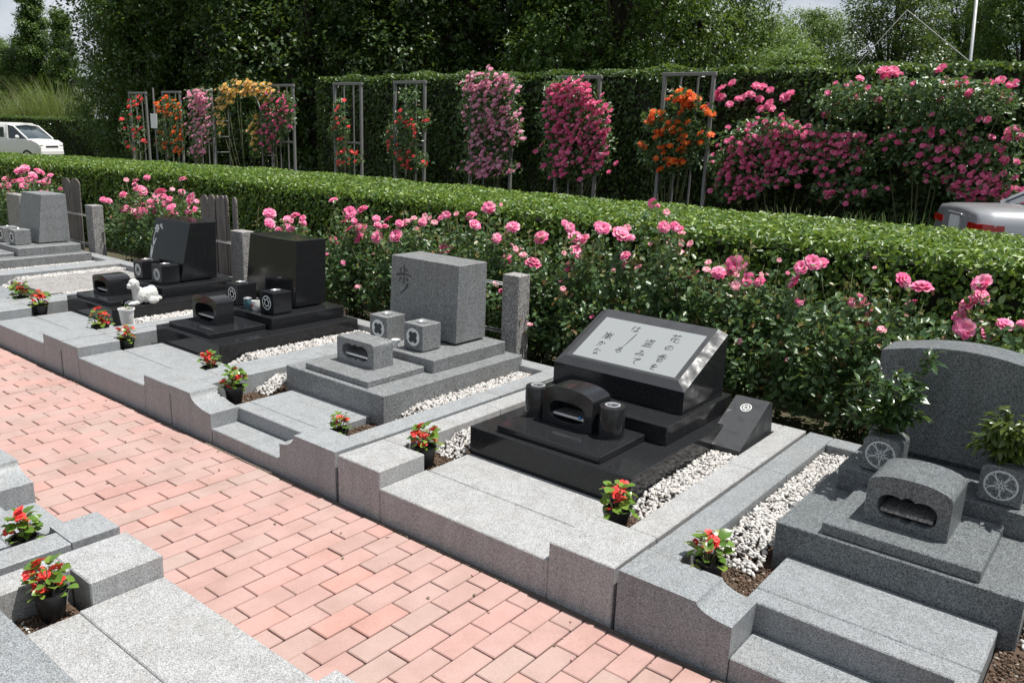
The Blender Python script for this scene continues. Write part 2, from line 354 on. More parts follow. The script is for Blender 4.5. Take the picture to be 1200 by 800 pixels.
# ------------------------------------------------------------------ gravel and soil
ICO = bmesh.new(); bmesh.ops.create_icosphere(ICO, subdivisions=1, radius=1); ICO.verts.ensure_lookup_table()
IV = np.array([v.co[:] for v in ICO.verts]); IF = np.array([[v.index for v in f.verts] for f in ICO.faces]); ICO.free()
def scatter(name, rects, size, per_m2, mat, z, slope=0, lift=.6):
    Vs, Fs, n = [], [], 0
    for (x0, x1, y0, y1) in rects:
        x0, x1 = min(x0, x1), max(x0, x1); y0, y1 = min(y0, y1), max(y0, y1)
        m = int((x1-x0)*(y1-y0)*per_m2)
        for _ in range(m):
            s = size*RNG.uniform(.55, 1.25); R = Matrix.Rotation(RNG.uniform(0, 6.28), 3, Vector(RNG.normal(size=3)).normalized())
            v = (IV*np.array([1.3, .95, .58])*(1+RNG.normal(0, .2, (len(IV), 1))))@np.array(R).T*s
            q = np.array([RNG.uniform(x0+size*.7, x1-size*.7), RNG.uniform(y0+size*.7, y1-size*.7), z+RNG.uniform(-.2, 1)*size*lift])
            if slope: q[2] -= max(0, 1-(q[1]-y0)/slope)*max(0, z-.122)
            v += q
            Vs.append(v); Fs.append(IF+n); n += len(IV)
    return np_mesh(name, np.concatenate(Vs), np.concatenate(Fs), mat)
def gravel(rects, label, z=.155, size=.0090, dens=8000):
    o = link('gravel', scatter('gravel', rects, size, dens, PEBBLE, z, .16 if z > .15 else 0)); tag(o, label, 'gravel', kind='stuff'); return o
# ------------------------------------------------------------------ grave plots: kerbs, steps and slabs
def ogee(x0, xf, a, h, c, flip=False):
    pts = [(x0, 0), (x0, h)]
    for k in range(9):
        t = math.pi/2*k/8; pts.append((xf+(a-xf)*(1-math.cos(t)), h-(h-c)*math.sin(t)))
    return pts+[(a, 0)]
def kerb(name, label, x0, x1, h, s, a, b, mat, slabmat, side=1, style='square', xf=None, xg=None, c=.17, depth=.285, rail=.125, slab_top=None, split=(1.03, 1.2), back=1.905, slabx=None, sfront=None, infill=True, islab=.588):
    Y = (lambda v: v) if side > 0 else (lambda v: -1.0-v)
    t = thing(name, ((x0+x1)/2, Y(.9), 0), label, 'grave kerb')
    g = .0015; st = s if slab_top is None else slab_top
    if style == 'square':
        MB().box(x0, a, Y(0), Y(depth), -.05, h).build('kerb_block', mat, t); MB().box(b, x1, Y(0), Y(depth+.02), -.05, h).build('kerb_block', mat, t)
        MB().box(a+g, b-g, Y(.002), Y(.293), -.05, s).build('front_slab', slabmat, t)
        MB().box(a+.015, b-.045, Y(.296), Y(islab), -.05, s+.001).build('inner_slab', slabmat, t)
        hx0, hx1 = a+.012, b-.048
    else:
        for (u0, uf, u1) in ((x0, xf, a), (x1, xg, b)):
            MB().prism([(p, max(-.05, q) if q else -.05) for p, q in ogee(u0, uf, u1, h, c)], Y(0), Y(depth)).build('kerb_block', mat, t, smooth=35)
        MB().box(a+g, b-g, Y(.002), Y(depth-.006), -.05, s).build('front_step', slabmat, t)
        f0 = depth-.003
        MB().box(a+(-.04 if slabx is None else slabx[0]-a), b+(.04 if slabx is None else slabx[1]-b), Y(f0), Y(sfront or .29), -.05, st).build('front_slab', slabmat, t)
        MB().box(a+(-.04 if slabx is None else slabx[0]-a), b+(.04 if slabx is None else slabx[1]-b), Y((sfront or .29)+.002), Y(.588), -.05, st+.001).build('inner_slab', slabmat, t)
        hx0, hx1 = (slabx or (a-.04, b+.04))[0]-.003, (slabx or (a-.04, b+.04))[1]+.003
    d2 = depth+.0015
    for (u0, u1, dd, sp) in ((x0, x0+rail, d2, split[0]), (x1-rail, x1, depth+(.0215 if style == 'square' else .0015), split[1])):
        MB().box(u0, u1, Y(dd), Y(sp), -.05, h-.0005).build('kerb_rail', mat, t); MB().box(u0, u1, Y(sp+.0015), Y(back), -.05, h-.0005).build('kerb_rail', mat, t)
    MB().box(x0+rail+g, x1-rail-g, Y(back-.125), Y(back), -.05, h-.001).build('back_rail', mat, t)
    MB().box(x0+rail+.002, hx0-.002, Y(depth+.023), Y(.758), -.05, .118, .001).build('soil_bed', SOIL, t); MB().box(hx1+.002, x1-rail-.002, Y(depth+.023), Y(.758), -.05, .118, .001).build('soil_bed', SOIL, t)
    if infill: MB().box(x0+rail+.002, x1-rail-.002, Y(.76), Y(back-.127), -.05, .165, .001).build('gravel_bed', GRAVELBED, t)
    rects = [(x0+rail+.004, hx0-.004, Y(depth+.025), Y(.60)), (hx1+.004, x1-rail-.004, Y(depth+.025), Y(.60))]
    o = link('soil', scatter('soil', rects, .0058, 9000, CRUMB, .120, lift=.9)); tag(o, 'crumbly brown soil beside the slabs, '+label.split(',')[-1].strip(), 'soil', kind='stuff')
    return t
kerb('grave_kerb', 'grey granite kerb at far left, around the leftmost grey headstone', -8.75, -7.30, .235, .16, -8.50, -7.55, G_BLUE, G_BLUE)
kx = kerb('grave_kerb', 'grey kerb with a flat paved middle, around the plot without a headstone', -7.29, -5.80, .235, .16, -7.04, -6.05, G_BLUE, G_KERBD)
MB().box(-6.98, -6.16, .66, 1.18, .1, .205).build('flat_slab', G_POST, kx); MB().box(-6.98, -6.16, 1.183, 1.70, .1, .205).build('flat_slab', G_POST, kx)
kerb('grave_kerb', 'grey granite kerb and slab, around the black grave with the white dog', -5.79, -4.375, .2355, .163, -5.54, -4.636, G_BLUE, G_BLUE)
kerb('grave_kerb', 'grey granite kerb and slab, around the black grave with two cups', -4.357, -2.958, .234, .165, -4.112, -3.2455, G_BLUE, G_BLUE)
kerb('grave_kerb', 'blue-grey granite kerb with scooped step, around the grey grave with one carved character', -2.944, -1.484, .236, .080, -2.533, -1.915, G_BLUE, G_BLUE, style='ogee', xf=-2.735, xg=-1.795, c=.162, depth=.176, slab_top=.16, slabx=(-2.58, -1.905), sfront=.27)
kerb('grave_kerb', 'pale speckled granite kerb and wide slab, around the black poem stone', -1.466, .036, .2285, .149, -1.183, -.2485, G_PALE, G_PALE)
kerb('grave_kerb', 'dark grey granite kerb with scooped step, around the grave with arched headstone', .054, 1.56, .2285, .080, .481, 1.09, G_KERBD, G_KERBD, style='ogee', xf=.352, xg=1.222, c=.189, depth=.203, slab_top=.188, slabx=(.440, 1.142), sfront=.29, split=(1.25, 1.25))
kerb('grave_kerb', 'blue-grey granite kerb with narrow step, at the left edge across the path', -2.95, -1.497, .23, .08, -2.27, -1.80, G_BLUE, G_BLUE, side=-1, style='ogee', xf=-2.42, xg=-1.68, c=.17, depth=.17, slab_top=.15, slabx=(-2.33, -1.74), sfront=.27)
kerb('grave_kerb', 'pale speckled granite kerb and wide slab, in the bottom left corner across the path', -1.446, .05, .23, .15, -1.186, -.25, G_PALE, G_PALE, side=-1, depth=.25, islab=.52)
gravel([(-7.16, -6.985, .63, 1.77), (-6.155, -5.93, .63, 1.77)], 'white gravel strips around the flat slab of the empty plot', .195)
gravel([(-8.62, -8.5, .65, 1.77), (-7.75, -7.43, .65, 1.77)], 'white gravel beside the leftmost grey headstone', .185)
gravel([(-4.845, -4.505, .60, 1.77), (-5.66, -5.63, .6, 1.77)], 'white gravel beside the white dog and the white planter', .185)
gravel([(-3.372, -3.09, .60, 1.77)], 'white gravel beside the black grave with two cups', .188)
gravel([(-1.80, -1.612, .64, 1.77), (-2.815, -2.665, .45, 1.7)], 'white gravel beside the grey grave with one carved character', .192)
gravel([(-.254, -.092, .57, 1.77), (-1.338, -1.178, .50, 1.75)], 'white gravel beside the black poem stone', .188)
gravel([(.182, .376, .46, 1.76)], 'white gravel left of the arched grey headstone', .19)
gravel([(1.2, 1.43, .62, 1.7)], 'white gravel at the right edge, right of the arched grey headstone', .18)
gravel([(-1.38, -1.20, -1.40, -1.55)], 'loose white gravel in the bottom left corner plot', .124, .008, 900)
# a few dry leaves, petals and crumbs on the paving
C = np.stack([RNG.uniform(-6, .9, 90), -.03-np.abs(RNG.normal(0, .25, 90)) % .92, np.full(90, .004)], 1); V, F = leaves(C, np.array([0, 0, 1.])+RNG.normal(size=C.shape)*.12, RNG.uniform(.006, .022, 90), .5)
LITTER = pebble_mat('dry_litter', [(0, (.12, .08, .045)), (.5, (.22, .15, .08)), (.75, (.10, .13, .04)), (.9, (.62, .25, .30)), (1, (.30, .24, .17))], .8)
o = link('leaf_litter', np_mesh('leaf_litter', V, F, LITTER)); tag(o, 'scattered dry leaf scraps and petals on the brick path', 'leaf litter', kind='stuff')
V, F = leaves(*(lambda P: (P, np.array([0, 0, 1.])+RNG.normal(size=P.shape)*.5))(np.stack([RNG.uniform(-9, .9, 700), -.0285+RNG.normal(0, .004, 700), np.full(700, .001)], 1)), RNG.uniform(.005, .013, 700), .6)
o = link('joint_moss', np_mesh('joint_moss', V, F, pebble_mat('moss_and_grit', [(0, (.05, .065, .02)), (.5, (.08, .07, .045)), (1, (.13, .11, .08))], .95))); tag(o, 'moss and grit along the foot of the kerbs', 'moss', kind='stuff')
# ------------------------------------------------------------------ monuments
def ribbon(mb, pts, w, O, U, Vv, N, th=.0012, taper=True, sub=5):
    """brush stroke: catmull-rom through 2D pts, width w, laid on the plane O + a U + b V"""
    P = [np.array(p, float) for p in pts]; Q = [2*P[0]-P[1]]+P+[2*P[-1]-P[-2]]; C = []
    for i in range(1, len(Q)-2):
        for k in range(sub):
            t = k/sub; a, b, c, d = Q[i-1:i+3]
            C.append(.5*((2*b)+(c-a)*t+(2*a-5*b+4*c-d)*t*t+(3*b-a-3*c+d)*t**3))
    C.append(P[-1]); n = len(C); V = []
    for i, c in enumerate(C):
        tg = C[min(i+1, n-1)]-C[max(i-1, 0)]; tg = tg/max(1e-9, np.linalg.norm(tg)); nn = np.array([-tg[1], tg[0]])
        f = i/(n-1); ww = w*(1 if not taper else (.55+.6*math.sin(math.pi*min(1, f*1.25+.12))*(1-.45*f)))*.5
        for sgn, lift in ((-1, 0), (-1, 1), (1, 1), (1, 0)):
            q = c+sgn*nn*ww; V.append(np.array(O)+q[0]*np.array(U)+q[1]*np.array(Vv)+np.array(N)*th*lift)
    F = [(4*i+k, 4*i+k+1, 4*i+5+k, 4*i+4+k) for i in range(n-1) for k in range(3)]+[(0, 1, 2, 3), (4*n-1, 4*n-2, 4*n-3, 4*n-4)]
    mb.add(V, F)
def disc(mb, r0, r1, O, U, Vv, N, th=.0012, n=32):
    V = []; O, U, Vv, N = map(np.array, (O, U, Vv, N))
    for k in range(n):
        a = 2*math.pi*k/n; d = math.cos(a)*U+math.sin(a)*Vv
        V += [O+d*r0+N*th, O+d*r1+N*th, O+d*r1]
    F = [(3*k, 3*k+1, 3*((k+1) % n)+1, 3*((k+1) % n)) for k in range(n)]+[(3*k+1, 3*k+2, 3*((k+1) % n)+2, 3*((k+1) % n)+1) for k in range(n)]
    mb.add(V, F)
def crest(kind, parent, cx, cz, y, r, mat=None):
    U, Vv, N = (1, 0, 0), (0, 0, 1), (0, -1, 0); O = (cx, y, cz)
    if kind == 'petal_disc':
        m = MB(); disc(m, .0005, r, O, U, Vv, N); m.build('crest', WHITEP, parent)
        m = MB()
        for k in range(4):
            a = k*math.pi/2+math.pi/4
            c = (cx+math.cos(a)*r*.42, y-.0012, cz+math.sin(a)*r*.42); disc(m, .0003, r*.33, c, U, Vv, N, .001, 16)
        disc(m, .0003, r*.3, (cx, y-.0024, cz), U, Vv, N, .0006, 12)
        m.build('crest_flower', CARVE, parent)
    elif kind == 'five_petal':
        m = MB(); disc(m, r*.9, r, O, U, Vv, N)
        for k in range(5):
            a = math.pi/2+k*2*math.pi/5; e = np.array([math.cos(a), math.sin(a)]); s = np.array([-e[1], e[0]])
            pts = [e*r*.16, e*r*.45-s*r*.30, e*r*.80-s*r*.40, e*r*.90-s*r*.06, e*r*.80, e*r*.90+s*r*.06, e*r*.80+s*r*.40, e*r*.45+s*r*.30, e*r*.16]
            ribbon(m, pts, r*.055, O, U, Vv, N, .001, False, 4)
            ribbon(m, [e*r*.18, e*r*.42], r*.05, O, U, Vv, N, .001, False, 1)
        disc(m, r*.07, r*.14, O, U, Vv, N, .001, 14); m.build('crest', CRESTG, parent)
    elif kind == 'diamond':
        m = MB(); disc(m, r*.74, r, O, U, Vv, N); ribbon(m, [(0, r*.74), (r*.62, 0), (0, -r*.74), (-r*.62, 0), (0, r*.74)], r*.22, O, U, Vv, N, .001, False, 1); m.build('crest', WHITEP, parent)
    elif kind == 'wheel':
        m = MB(); disc(m, r*.86, r, O, U, Vv, N); disc(m, r*.38, r*.52, O, U, Vv, N)
        for k in range(6):
            a = k*math.pi/3+.3; e = np.array([math.cos(a), math.sin(a)]); ribbon(m, [e*r*.42, e*r*.78], r*.2, O, U, Vv, N, .001, True, 1)
        m.build('crest', WHITEP, parent)
def slab_set(t, spec, mat):
    for nm, (x0, x1, y0, y1, z0, z1) in spec: MB().box(x0, x1, y0, y1, z0, z1, .0035).build(nm, mat, t)
def headstone(t, mat, xb, xt, yb, yt, y1, z0, z1, dip=0, dome=0, top_y1=None, n=14):
    """block with leaning front: bottom x-range xb, top x-range xt; dip sags, dome raises the top edge"""
    m = MB(); V = []; F = []; ty1 = y1 if top_y1 is None else top_y1
    for i in range(n+1):
        u = i/n; a, b = xb[0]+(xb[1]-xb[0])*u, xt[0]+(xt[1]-xt[0])*u
        z = z1-dip*math.sin(math.pi*u)**1.2+dome*(math.sin(math.pi*u) if dome else 0); yc = 0
        V += [(a, yb, z0), (b, yt, z), (b, ty1, z), (a, y1, z0)]
    for i in range(n):
        for k in range(4): F.append((4*i+k, 4*i+(k+1) % 4, 4*i+4+(k+1) % 4, 4*i+4+k))
    F += [(0, 1, 2, 3), (4*n+3, 4*n+2, 4*n+1, 4*n)]
    o = m.add(V, F).build('headstone', mat, t)
    bv = o.modifiers.new('soft_edge', 'BEVEL'); bv.width = .004; bv.segments = 2; bv.limit_method = 'ANGLE'; bv.angle_limit = math.radians(40)
    return o
def burner(name, label, mat, x0, x1, y0, y1, z0, zs, zt, round_top=False, tray=None, cloud=False, op=(.70, .33)):
    t = thing(name, ((x0+x1)/2, (y0+y1)/2, z0), label, 'incense holder', 'incense holders')
    cx, cz = (x0+x1)/2, z0+(zs-z0)*.50; N = 56; out = []; inn = []; w, hh = (x1-x0)/2, zs-z0
    # outer outline
    prof = [(x0, z0), (x1, z0), (x1, zs)]
    if round_top:
        r = .022; prof = [(x0, z0), (x1, z0), (x1, zs-r)]+[(x1-r+r*math.cos(a), zs-r+r*math.sin(a)) for a in np.linspace(.3, math.pi/2, 5)]+[(x0+r-r*math.sin(a), zs-r+r*math.cos(a)) for a in np.linspace(0, math.pi/2, 6)]
    else:
        prof += [(cx+w*math.cos(a), zs+(zt-zs)*math.sin(a)**.9) for a in np.linspace(.12, math.pi-.12, 15)]+[(x0, zs)]
    prof = [np.array(p) for p in prof]
    def hit(a):
        d = np.array([math.cos(a), math.sin(a)]); best = None
        for p, q in zip(prof, prof[1:]+prof[:1]):
            A = np.array([d, p-q]).T
            if abs(np.linalg.det(A)) < 1e-12: continue
            s, u = np.linalg.solve(A, p-np.array([cx, cz]))
            if s > 0 and -1e-6 <= u <= 1+1e-6 and (best is None or s < best): best = s
        return np.array([cx, cz])+d*best
    angs = sorted(set([round(2*math.pi*k/N, 6) for k in range(N)]+[round(math.atan2(p[1]-cz, p[0]-cx) % (2*math.pi), 6) for p in prof]))
    ow, oh = w*op[0], hh*(op[1] if not round_top else .31)
    for a in angs:
        out.append(hit(a)); c, s_ = math.cos(a), math.sin(a); k = 1/((abs(c)/ow)**3+(abs(s_)/oh)**3)**(1/3)
        if cloud: k *= 1-.30*(1-abs(math.sin(3*a))**.6)*min(1, max(0, (abs(s_)-.3)/.3))
        inn.append(np.array([cx+k*c, cz+k*s_]))
    n = len(angs); dep = (y1-y0)*.82; V = []; F = []
    for o_ in out: V.append((o_[0], y0, o_[1]))
    for i_ in inn: V.append((i_[0], y0, i_[1]))
    for i_ in inn: V.append((i_[0], y0+dep, i_[1]))
    for o_ in out: V.append((o_[0], y1, o_[1]))
    for k in range(n):
        j = (k+1) % n
        F += [(k, j, n+j, n+k), (n+k, n+j, 2*n+j, 2*n+k), (j, k, 3*n+k, 3*n+j)]
    F += [tuple(2*n+k for k in range(n)), tuple(3*n+k for k in range(n))]
    o = MB().add(V, F).build('body', mat, t, smooth=38)
    bv = o.modifiers.new('soft_edge', 'BEVEL'); bv.width = .0025; bv.segments = 2; bv.limit_method = 'ANGLE'; bv.angle_limit = math.radians(50)
    MB().box(cx-ow*.93, cx+ow*.88, y0+.016, y0+dep-.01, cz-oh*.62, cz-oh*.62+.013, .002).build('incense_tray', tray or STEEL, t)
    return t
def vase_block(label, mat, x0, x1, y0, y1, z0, z1, kind, r=.055, rounded=False, emat=None):
    t = thing('vase_block', ((x0+x1)/2, (y0+y1)/2, z0), label, 'stone vase', 'square stone flower vases')
    cx, cy = (x0+x1)/2, (y0+y1)/2
    if rounded:
        rr = .032; prof = [(x0, z0+.006), (x1, z0+.006), (x1, z1-rr)]+[(x1-rr+rr*math.cos(a), z1-rr+rr*math.sin(a)) for a in np.linspace(.2, math.pi/2, 6)]+[(x0+rr-rr*math.sin(a), z1-rr+rr*math.cos(a)) for a in np.linspace(0, math.pi/2, 7)]
        MB().prism(prof, y0, y1).build('body', mat, t, smooth=35)
    else: MB().box(x0, x1, y0, y1, z0+.006, z1, .003).build('body', mat, t)
    MB().box(x0+.012, x1-.012, y0+.012, y1-.012, z0, z0+.0065, .001).build('foot', mat, t)
    m = MB(); m.lathe([(.024, -.03), (.027, .0), (.036, .004), (.037, .0065), (.030, .0065), (.026, .002), (.024, -.028)], (cx, cy, z1), 24, False); m.lathe([(.024, -.03), (.0005, -.03)], (cx, cy, z1+.018), 24, False)
    m.build('steel_insert', STEEL, t, smooth=40)
    if kind: crest(kind, t, cx, (z0+z1)/2+.002, y0-.0002, r)
    return t
def monument(label, mat, spec, group='family gravestones'):
    z = min(s[1][4] for s in spec); s0 = spec[0][1]
    t = thing('gravestone', ((s0[0]+s0[1])/2, (s0[2]+s0[3])/2, z), label, 'gravestone', group); slab_set(t, spec, mat); return t
# -- leftmost grey grave
t = monument('leftmost grey granite gravestone with tapered headstone on two plinths', G_STONE, [('lower_plinth', (-8.62, -7.76, .59, 1.77, .10, .28)), ('offering_slab', (-8.52, -7.96, .63, 1.078, .28, .315)), ('upper_plinth', (-8.56, -7.89, 1.083, 1.72, .28, .365))])
MB().box(-8.62, -8.11, 1.41, 1.66, .365, .377, .001).build('shadow_gap_base', G_STONE, t)
headstone(t, G_STONE, (-8.68, -8.085), (-8.60, -8.10), 1.372, 1.45, 1.70, .377, .885)
burner('incense_holder', 'grey granite incense holder of the leftmost grave', G_STONE, -8.42, -8.14, .78, .94, .315, .45, .48, True)
vase_block('grey square stone vase with round crest, right one of the leftmost grave', G_STONE, -8.27, -8.11, 1.15, 1.31, .365, .525, 'petal_disc', .05)
vase_block('grey square stone vase with round crest, left one of the leftmost grave', G_STONE, -8.68+.12, -8.40, 1.15, 1.31, .365, .525, 'petal_disc', .05)
# -- black grave with the dog
t = monument('black polished gravestone with white flower carving, behind the white dog', BLACK, [('lower_plinth', (-5.625, -4.852, .59, 1.77, .10, .28)), ('offering_slab', (-5.53, -4.966, .628, 1.078, .28, .315)), ('upper_plinth', (-5.60, -5.008, 1.083, 1.72, .28, .365))])
MB().box(-5.62, -5.15, 1.36, 1.62, .365, .377, .001).build('base_pad', BLACK, t)
headstone(t, BLACK, (-5.72, -5.128), (-5.66, -5.10), 1.318, 1.42, 1.66, .377, .868)
# white flower inlay up the left edge of the leaning face
U_ = np.array([1, 0, 0]); W_ = np.array([0, .102, .491]); W_ = W_/np.linalg.norm(W_); N_ = np.array([0, -W_[2], W_[1]]); O_ = np.array([-5.66, 1.318+.102*.1, .377+.491*.1])
m = MB(); rr_ = random.Random(3)
ribbon(m, [(.0, .06), (.015, .18), (.01, .28), (.04, .36)], .014, O_, U_, W_, N_)
ribbon(m, [(.0, .10), (-.015, .20)], .02, O_, U_, W_, N_); ribbon(m, [(.012, .2), (.05, .27)], .02, O_, U_, W_, N_)
for k in range(6): a = k*math.pi/3; ribbon(m, [(.045+.006*math.cos(a), .355+.006*math.sin(a)), (.045+.036*math.cos(a), .355+.036*math.sin(a))], .028, O_, U_, W_, N_, .001)
for k in range(3): ribbon(m, [(.085, .39), (.12+.01*k, .40-.02*k)], .012, O_, U_, W_, N_)
m.build('flower_inlay', WHITEP, t)
burner('incense_holder', 'black arched incense holder beside the white dog', BLACK, -5.45, -5.19, .73, .92, .315, .435, .475, op=(.78, .40))
vase_block('black square vase with diamond crest, right one behind the white dog', BLACK, -5.285, -5.12, 1.15, 1.31, .365, .525, 'diamond', .05)
vase_block('black square vase with diamond crest, left one behind the white dog', BLACK, -5.67+.075, -5.44, 1.15, 1.31, .365, .525, 'diamond', .05)
# -- black grave with the cups
t = monument('plain black polished gravestone behind the two cups', BLACK, [('lower_plinth', (-4.195, -3.382, .59, 1.77, .10, .278)), ('offering_slab', (-4.105, -3.565, .64, 1.078, .278, .313)), ('upper_plinth', (-4.18, -3.512, 1.085, 1.74, .278, .363))])
MB().box(-4.15, -3.68, 1.42, 1.63, .363, .375, .001).build('base_pad', BLACK, t)
headstone(t, BLACK, (-4.30, -3.655), (-4.225, -3.635), 1.40, 1.415, 1.68, .375, .875, dip=.005)
burner('incense_holder', 'black arched incense holder in front of the two cups', BLACK, -4.055, -3.745, .80, .935, .313, .465, .51, op=(.78, .40))
vase_block('black square vase with wheel crest, right of the white cup', BLACK, -3.735, -3.575, 1.15, 1.31, .363, .525, 'wheel', .052)
vase_block('black square vase with wheel crest, left of the blue cup', BLACK, -4.175, -4.015, 1.15, 1.31, .363, .525, 'wheel', .052)
for nm, lab, mt, x in (('tea_cup', 'dark blue glazed lidded cup on the black plinth', BLUECUP, -3.915), ('tea_cup', 'small white cup with pale print on the black plinth', WHITECER, -3.815)):
    k = thing(nm, (x, 1.165, .363), lab, 'cup', 'offering cups')
    MB().lathe([(.022, 0), (.029, .01), (.031, .05), (.030, .072), (.026, .072), (.024, .02), (.0005, .018)], (x, 1.165, .363), 20).build('cup_body', mt, k, smooth=40)
    if mt is BLUECUP: MB().lathe([(.031, .072), (.030, .078), (.012, .084), (.0005, .085)], (x, 1.165, .363), 20).build('lid', STEEL, k, smooth=40)
    else: MB().box(x-.008, x+.012, 1.1335, 1.1345, .393, .415, .0003).build('printed_mark', PETAL_RED, k)
# -- grey grave with the carved character
t = monument('grey granite gravestone with one carved character', G_STONE, [('lower_plinth', (-2.66, -1.80, .587, 1.80, .10, .297)), ('offering_slab', (-2.52, -1.97, .625, 1.072, .297, .333)), ('upper_plinth', (-2.635, -1.912, 1.085, 1.76, .297, .377))])
MB().box(-2.60, -2.085, 1.47, 1.69, .377, .390, .001).build('base_pad', G_STONE, t)
headstone(t, G_STONE, (-2.66, -2.048), (-2.655, -2.047), 1.428, 1.445, 1.712, .390, .888)
# the character is cut into the upper left of the face (dark recessed strokes)
U_ = np.array([1, 0, 0]); W_ = unit(np.array([0, .017, .498])); N_ = np.array([0, -W_[2], W_[1]]); O_ = np.array([-2.60, 1.428+.017*(.66-.39)/.498-.0004, .66]); S = .135
m = MB()
for st, w in ([[(.50, 1.30), (.51, .86)], .10], [[(.52, 1.06), (.80, 1.03)], .09], [[(.27, 1.12), (.29, .84)], .09], [[(-.02, .76), (.3, .82), (.7, .84), (1.02, .78)], .12],
              [[(.50, .74), (.50, .40), (.44, .36)], .10], [[(.30, .66), (.15, .44)], .11], [[(.66, .66), (.82, .50)], .11], [[(.80, .42), (.66, .16), (.30, -.14)], .13]):
    ribbon(m, [(x*S, y*S) for x, y in st], w*S, O_, U_, W_, N_, .0008)
m.build('carved_character', CARVE, t)
burner('incense_holder', 'grey granite incense holder with cloud-shaped opening and rounded top corners', G_STONE, -2.443, -2.118, .80, .958, .333, .486, .49, True, cloud=True)
vase_block('grey square vase with white flower crest, right of the carved character', G_STONE, -2.24, -2.078, 1.16, 1.322, .377, .545, 'petal_disc', .056)
vase_block('grey square vase with white flower crest, below the carved character', G_STONE, -2.555, -2.395, 1.16, 1.322, .377, .545, 'petal_disc', .056)
k = thing('offering_cup', (-2.30, 1.15, .377), 'small white footed cup between two grey vases', 'cup')
MB().lathe([(.016, 0), (.012, .008), (.010, .018), (.024, .026), (.029, .048), (.026, .048), (.020, .03), (.0005, .028)], (-2.30, 1.15, .377), 18).build('cup_body', WHITECER, k, smooth=40)
# -- black poem stone
t = monument('black polished slanted book-shaped gravestone with engraved poem panel', BLACK, [('lower_plinth', (-1.175, -.256, .592, 1.79, .10, .290)), ('offering_slab', (-1.03, -.436, .625, 1.026, .290, .325)), ('upper_plinth', (-1.16, -.328, 1.030, 1.745, .290, .385))])
bx0, bx1, by0, by1 = -1.142, -.358, 1.235, 1.686
cz0, cz1 = .502, .716; ch = .052; sl = (cz1-cz0)/(by1-by0); m = MB()
zt = lambda y: cz0+.028+(y-by0)*sl
b = [(bx0, by0, .387), (bx1, by0, .387), (bx1, by1, .387), (bx0, by1, .387)]
mid = [(bx0, by0, cz0), (bx1, by0, cz0), (bx1, by1, cz1), (bx0, by1, cz1)]
top = [(bx0+ch, by0+.03, zt(by0+.03)), (bx1-ch, by0+.03, zt(by0+.03)), (bx1-ch, by1-.012, zt(by1-.012)), (bx0+ch, by1-.012, zt(by1-.012))]
m.add(b+mid, [(3, 2, 1, 0)]+[(i, (i+1) % 4, 4+(i+1) % 4, 4+i) for i in range(4)]); m.build('headstone', BLACK, t)
m = MB(); m.add(mid+top, [(i, (i+1) % 4, 4+(i+1) % 4, 4+i) for i in range(4)]+[(4, 5, 6, 7)]); m.build('bevelled_top', BLACK_SATIN, t)
# poem panel, sunk frame line, text
W_ = unit(np.array([0, 1, sl])); N_ = np.array([0, -W_[2], W_[1]]); U_ = np.array([1., 0, 0])
pc = [at(*q, Y=1.4) for q in ((711.6, 372), (829, 393.9), (790.8, 442.3), (669.7, 415.3))]
def on_top(px, py):
    d = ray(px, py); O = np.array([bx0, by0+.03, zt(by0+.03)]); s = ((O-CAM)@N_)/(d@N_); return CAM+s*d
TL, TR, BR, BL = [on_top(*q) for q in ((711.6, 372), (829, 393.9), (790.8, 442.3), (669.7, 415.3))]
px0, px1 = (TL[0]+BL[0])/2, (TR[0]+BR[0])/2; v0, v1 = [((p-np.array([0, by0, zt(by0)]))@W_) for p in ((BL+BR)/2, (TL+TR)/2)]
Ob = np.array([0, by0, zt(by0)])
def pp(x, v, lift): return Ob+np.array([x, 0, 0])+W_*v+N_*lift
MB().add([pp(px0, v0, .0002), pp(px1, v0, .0002), pp(px1, v1, .0002), pp(px0, v1, .0002), pp(px0, v0, .0018), pp(px1, v0, .0018), pp(px1, v1, .0018), pp(px0, v1, .0018)], [(4, 5, 6, 7), (0, 1, 5, 4), (1, 2, 6, 5), (2, 3, 7, 6), (3, 0, 4, 7)]).build('inscription_panel', PANEL, t)
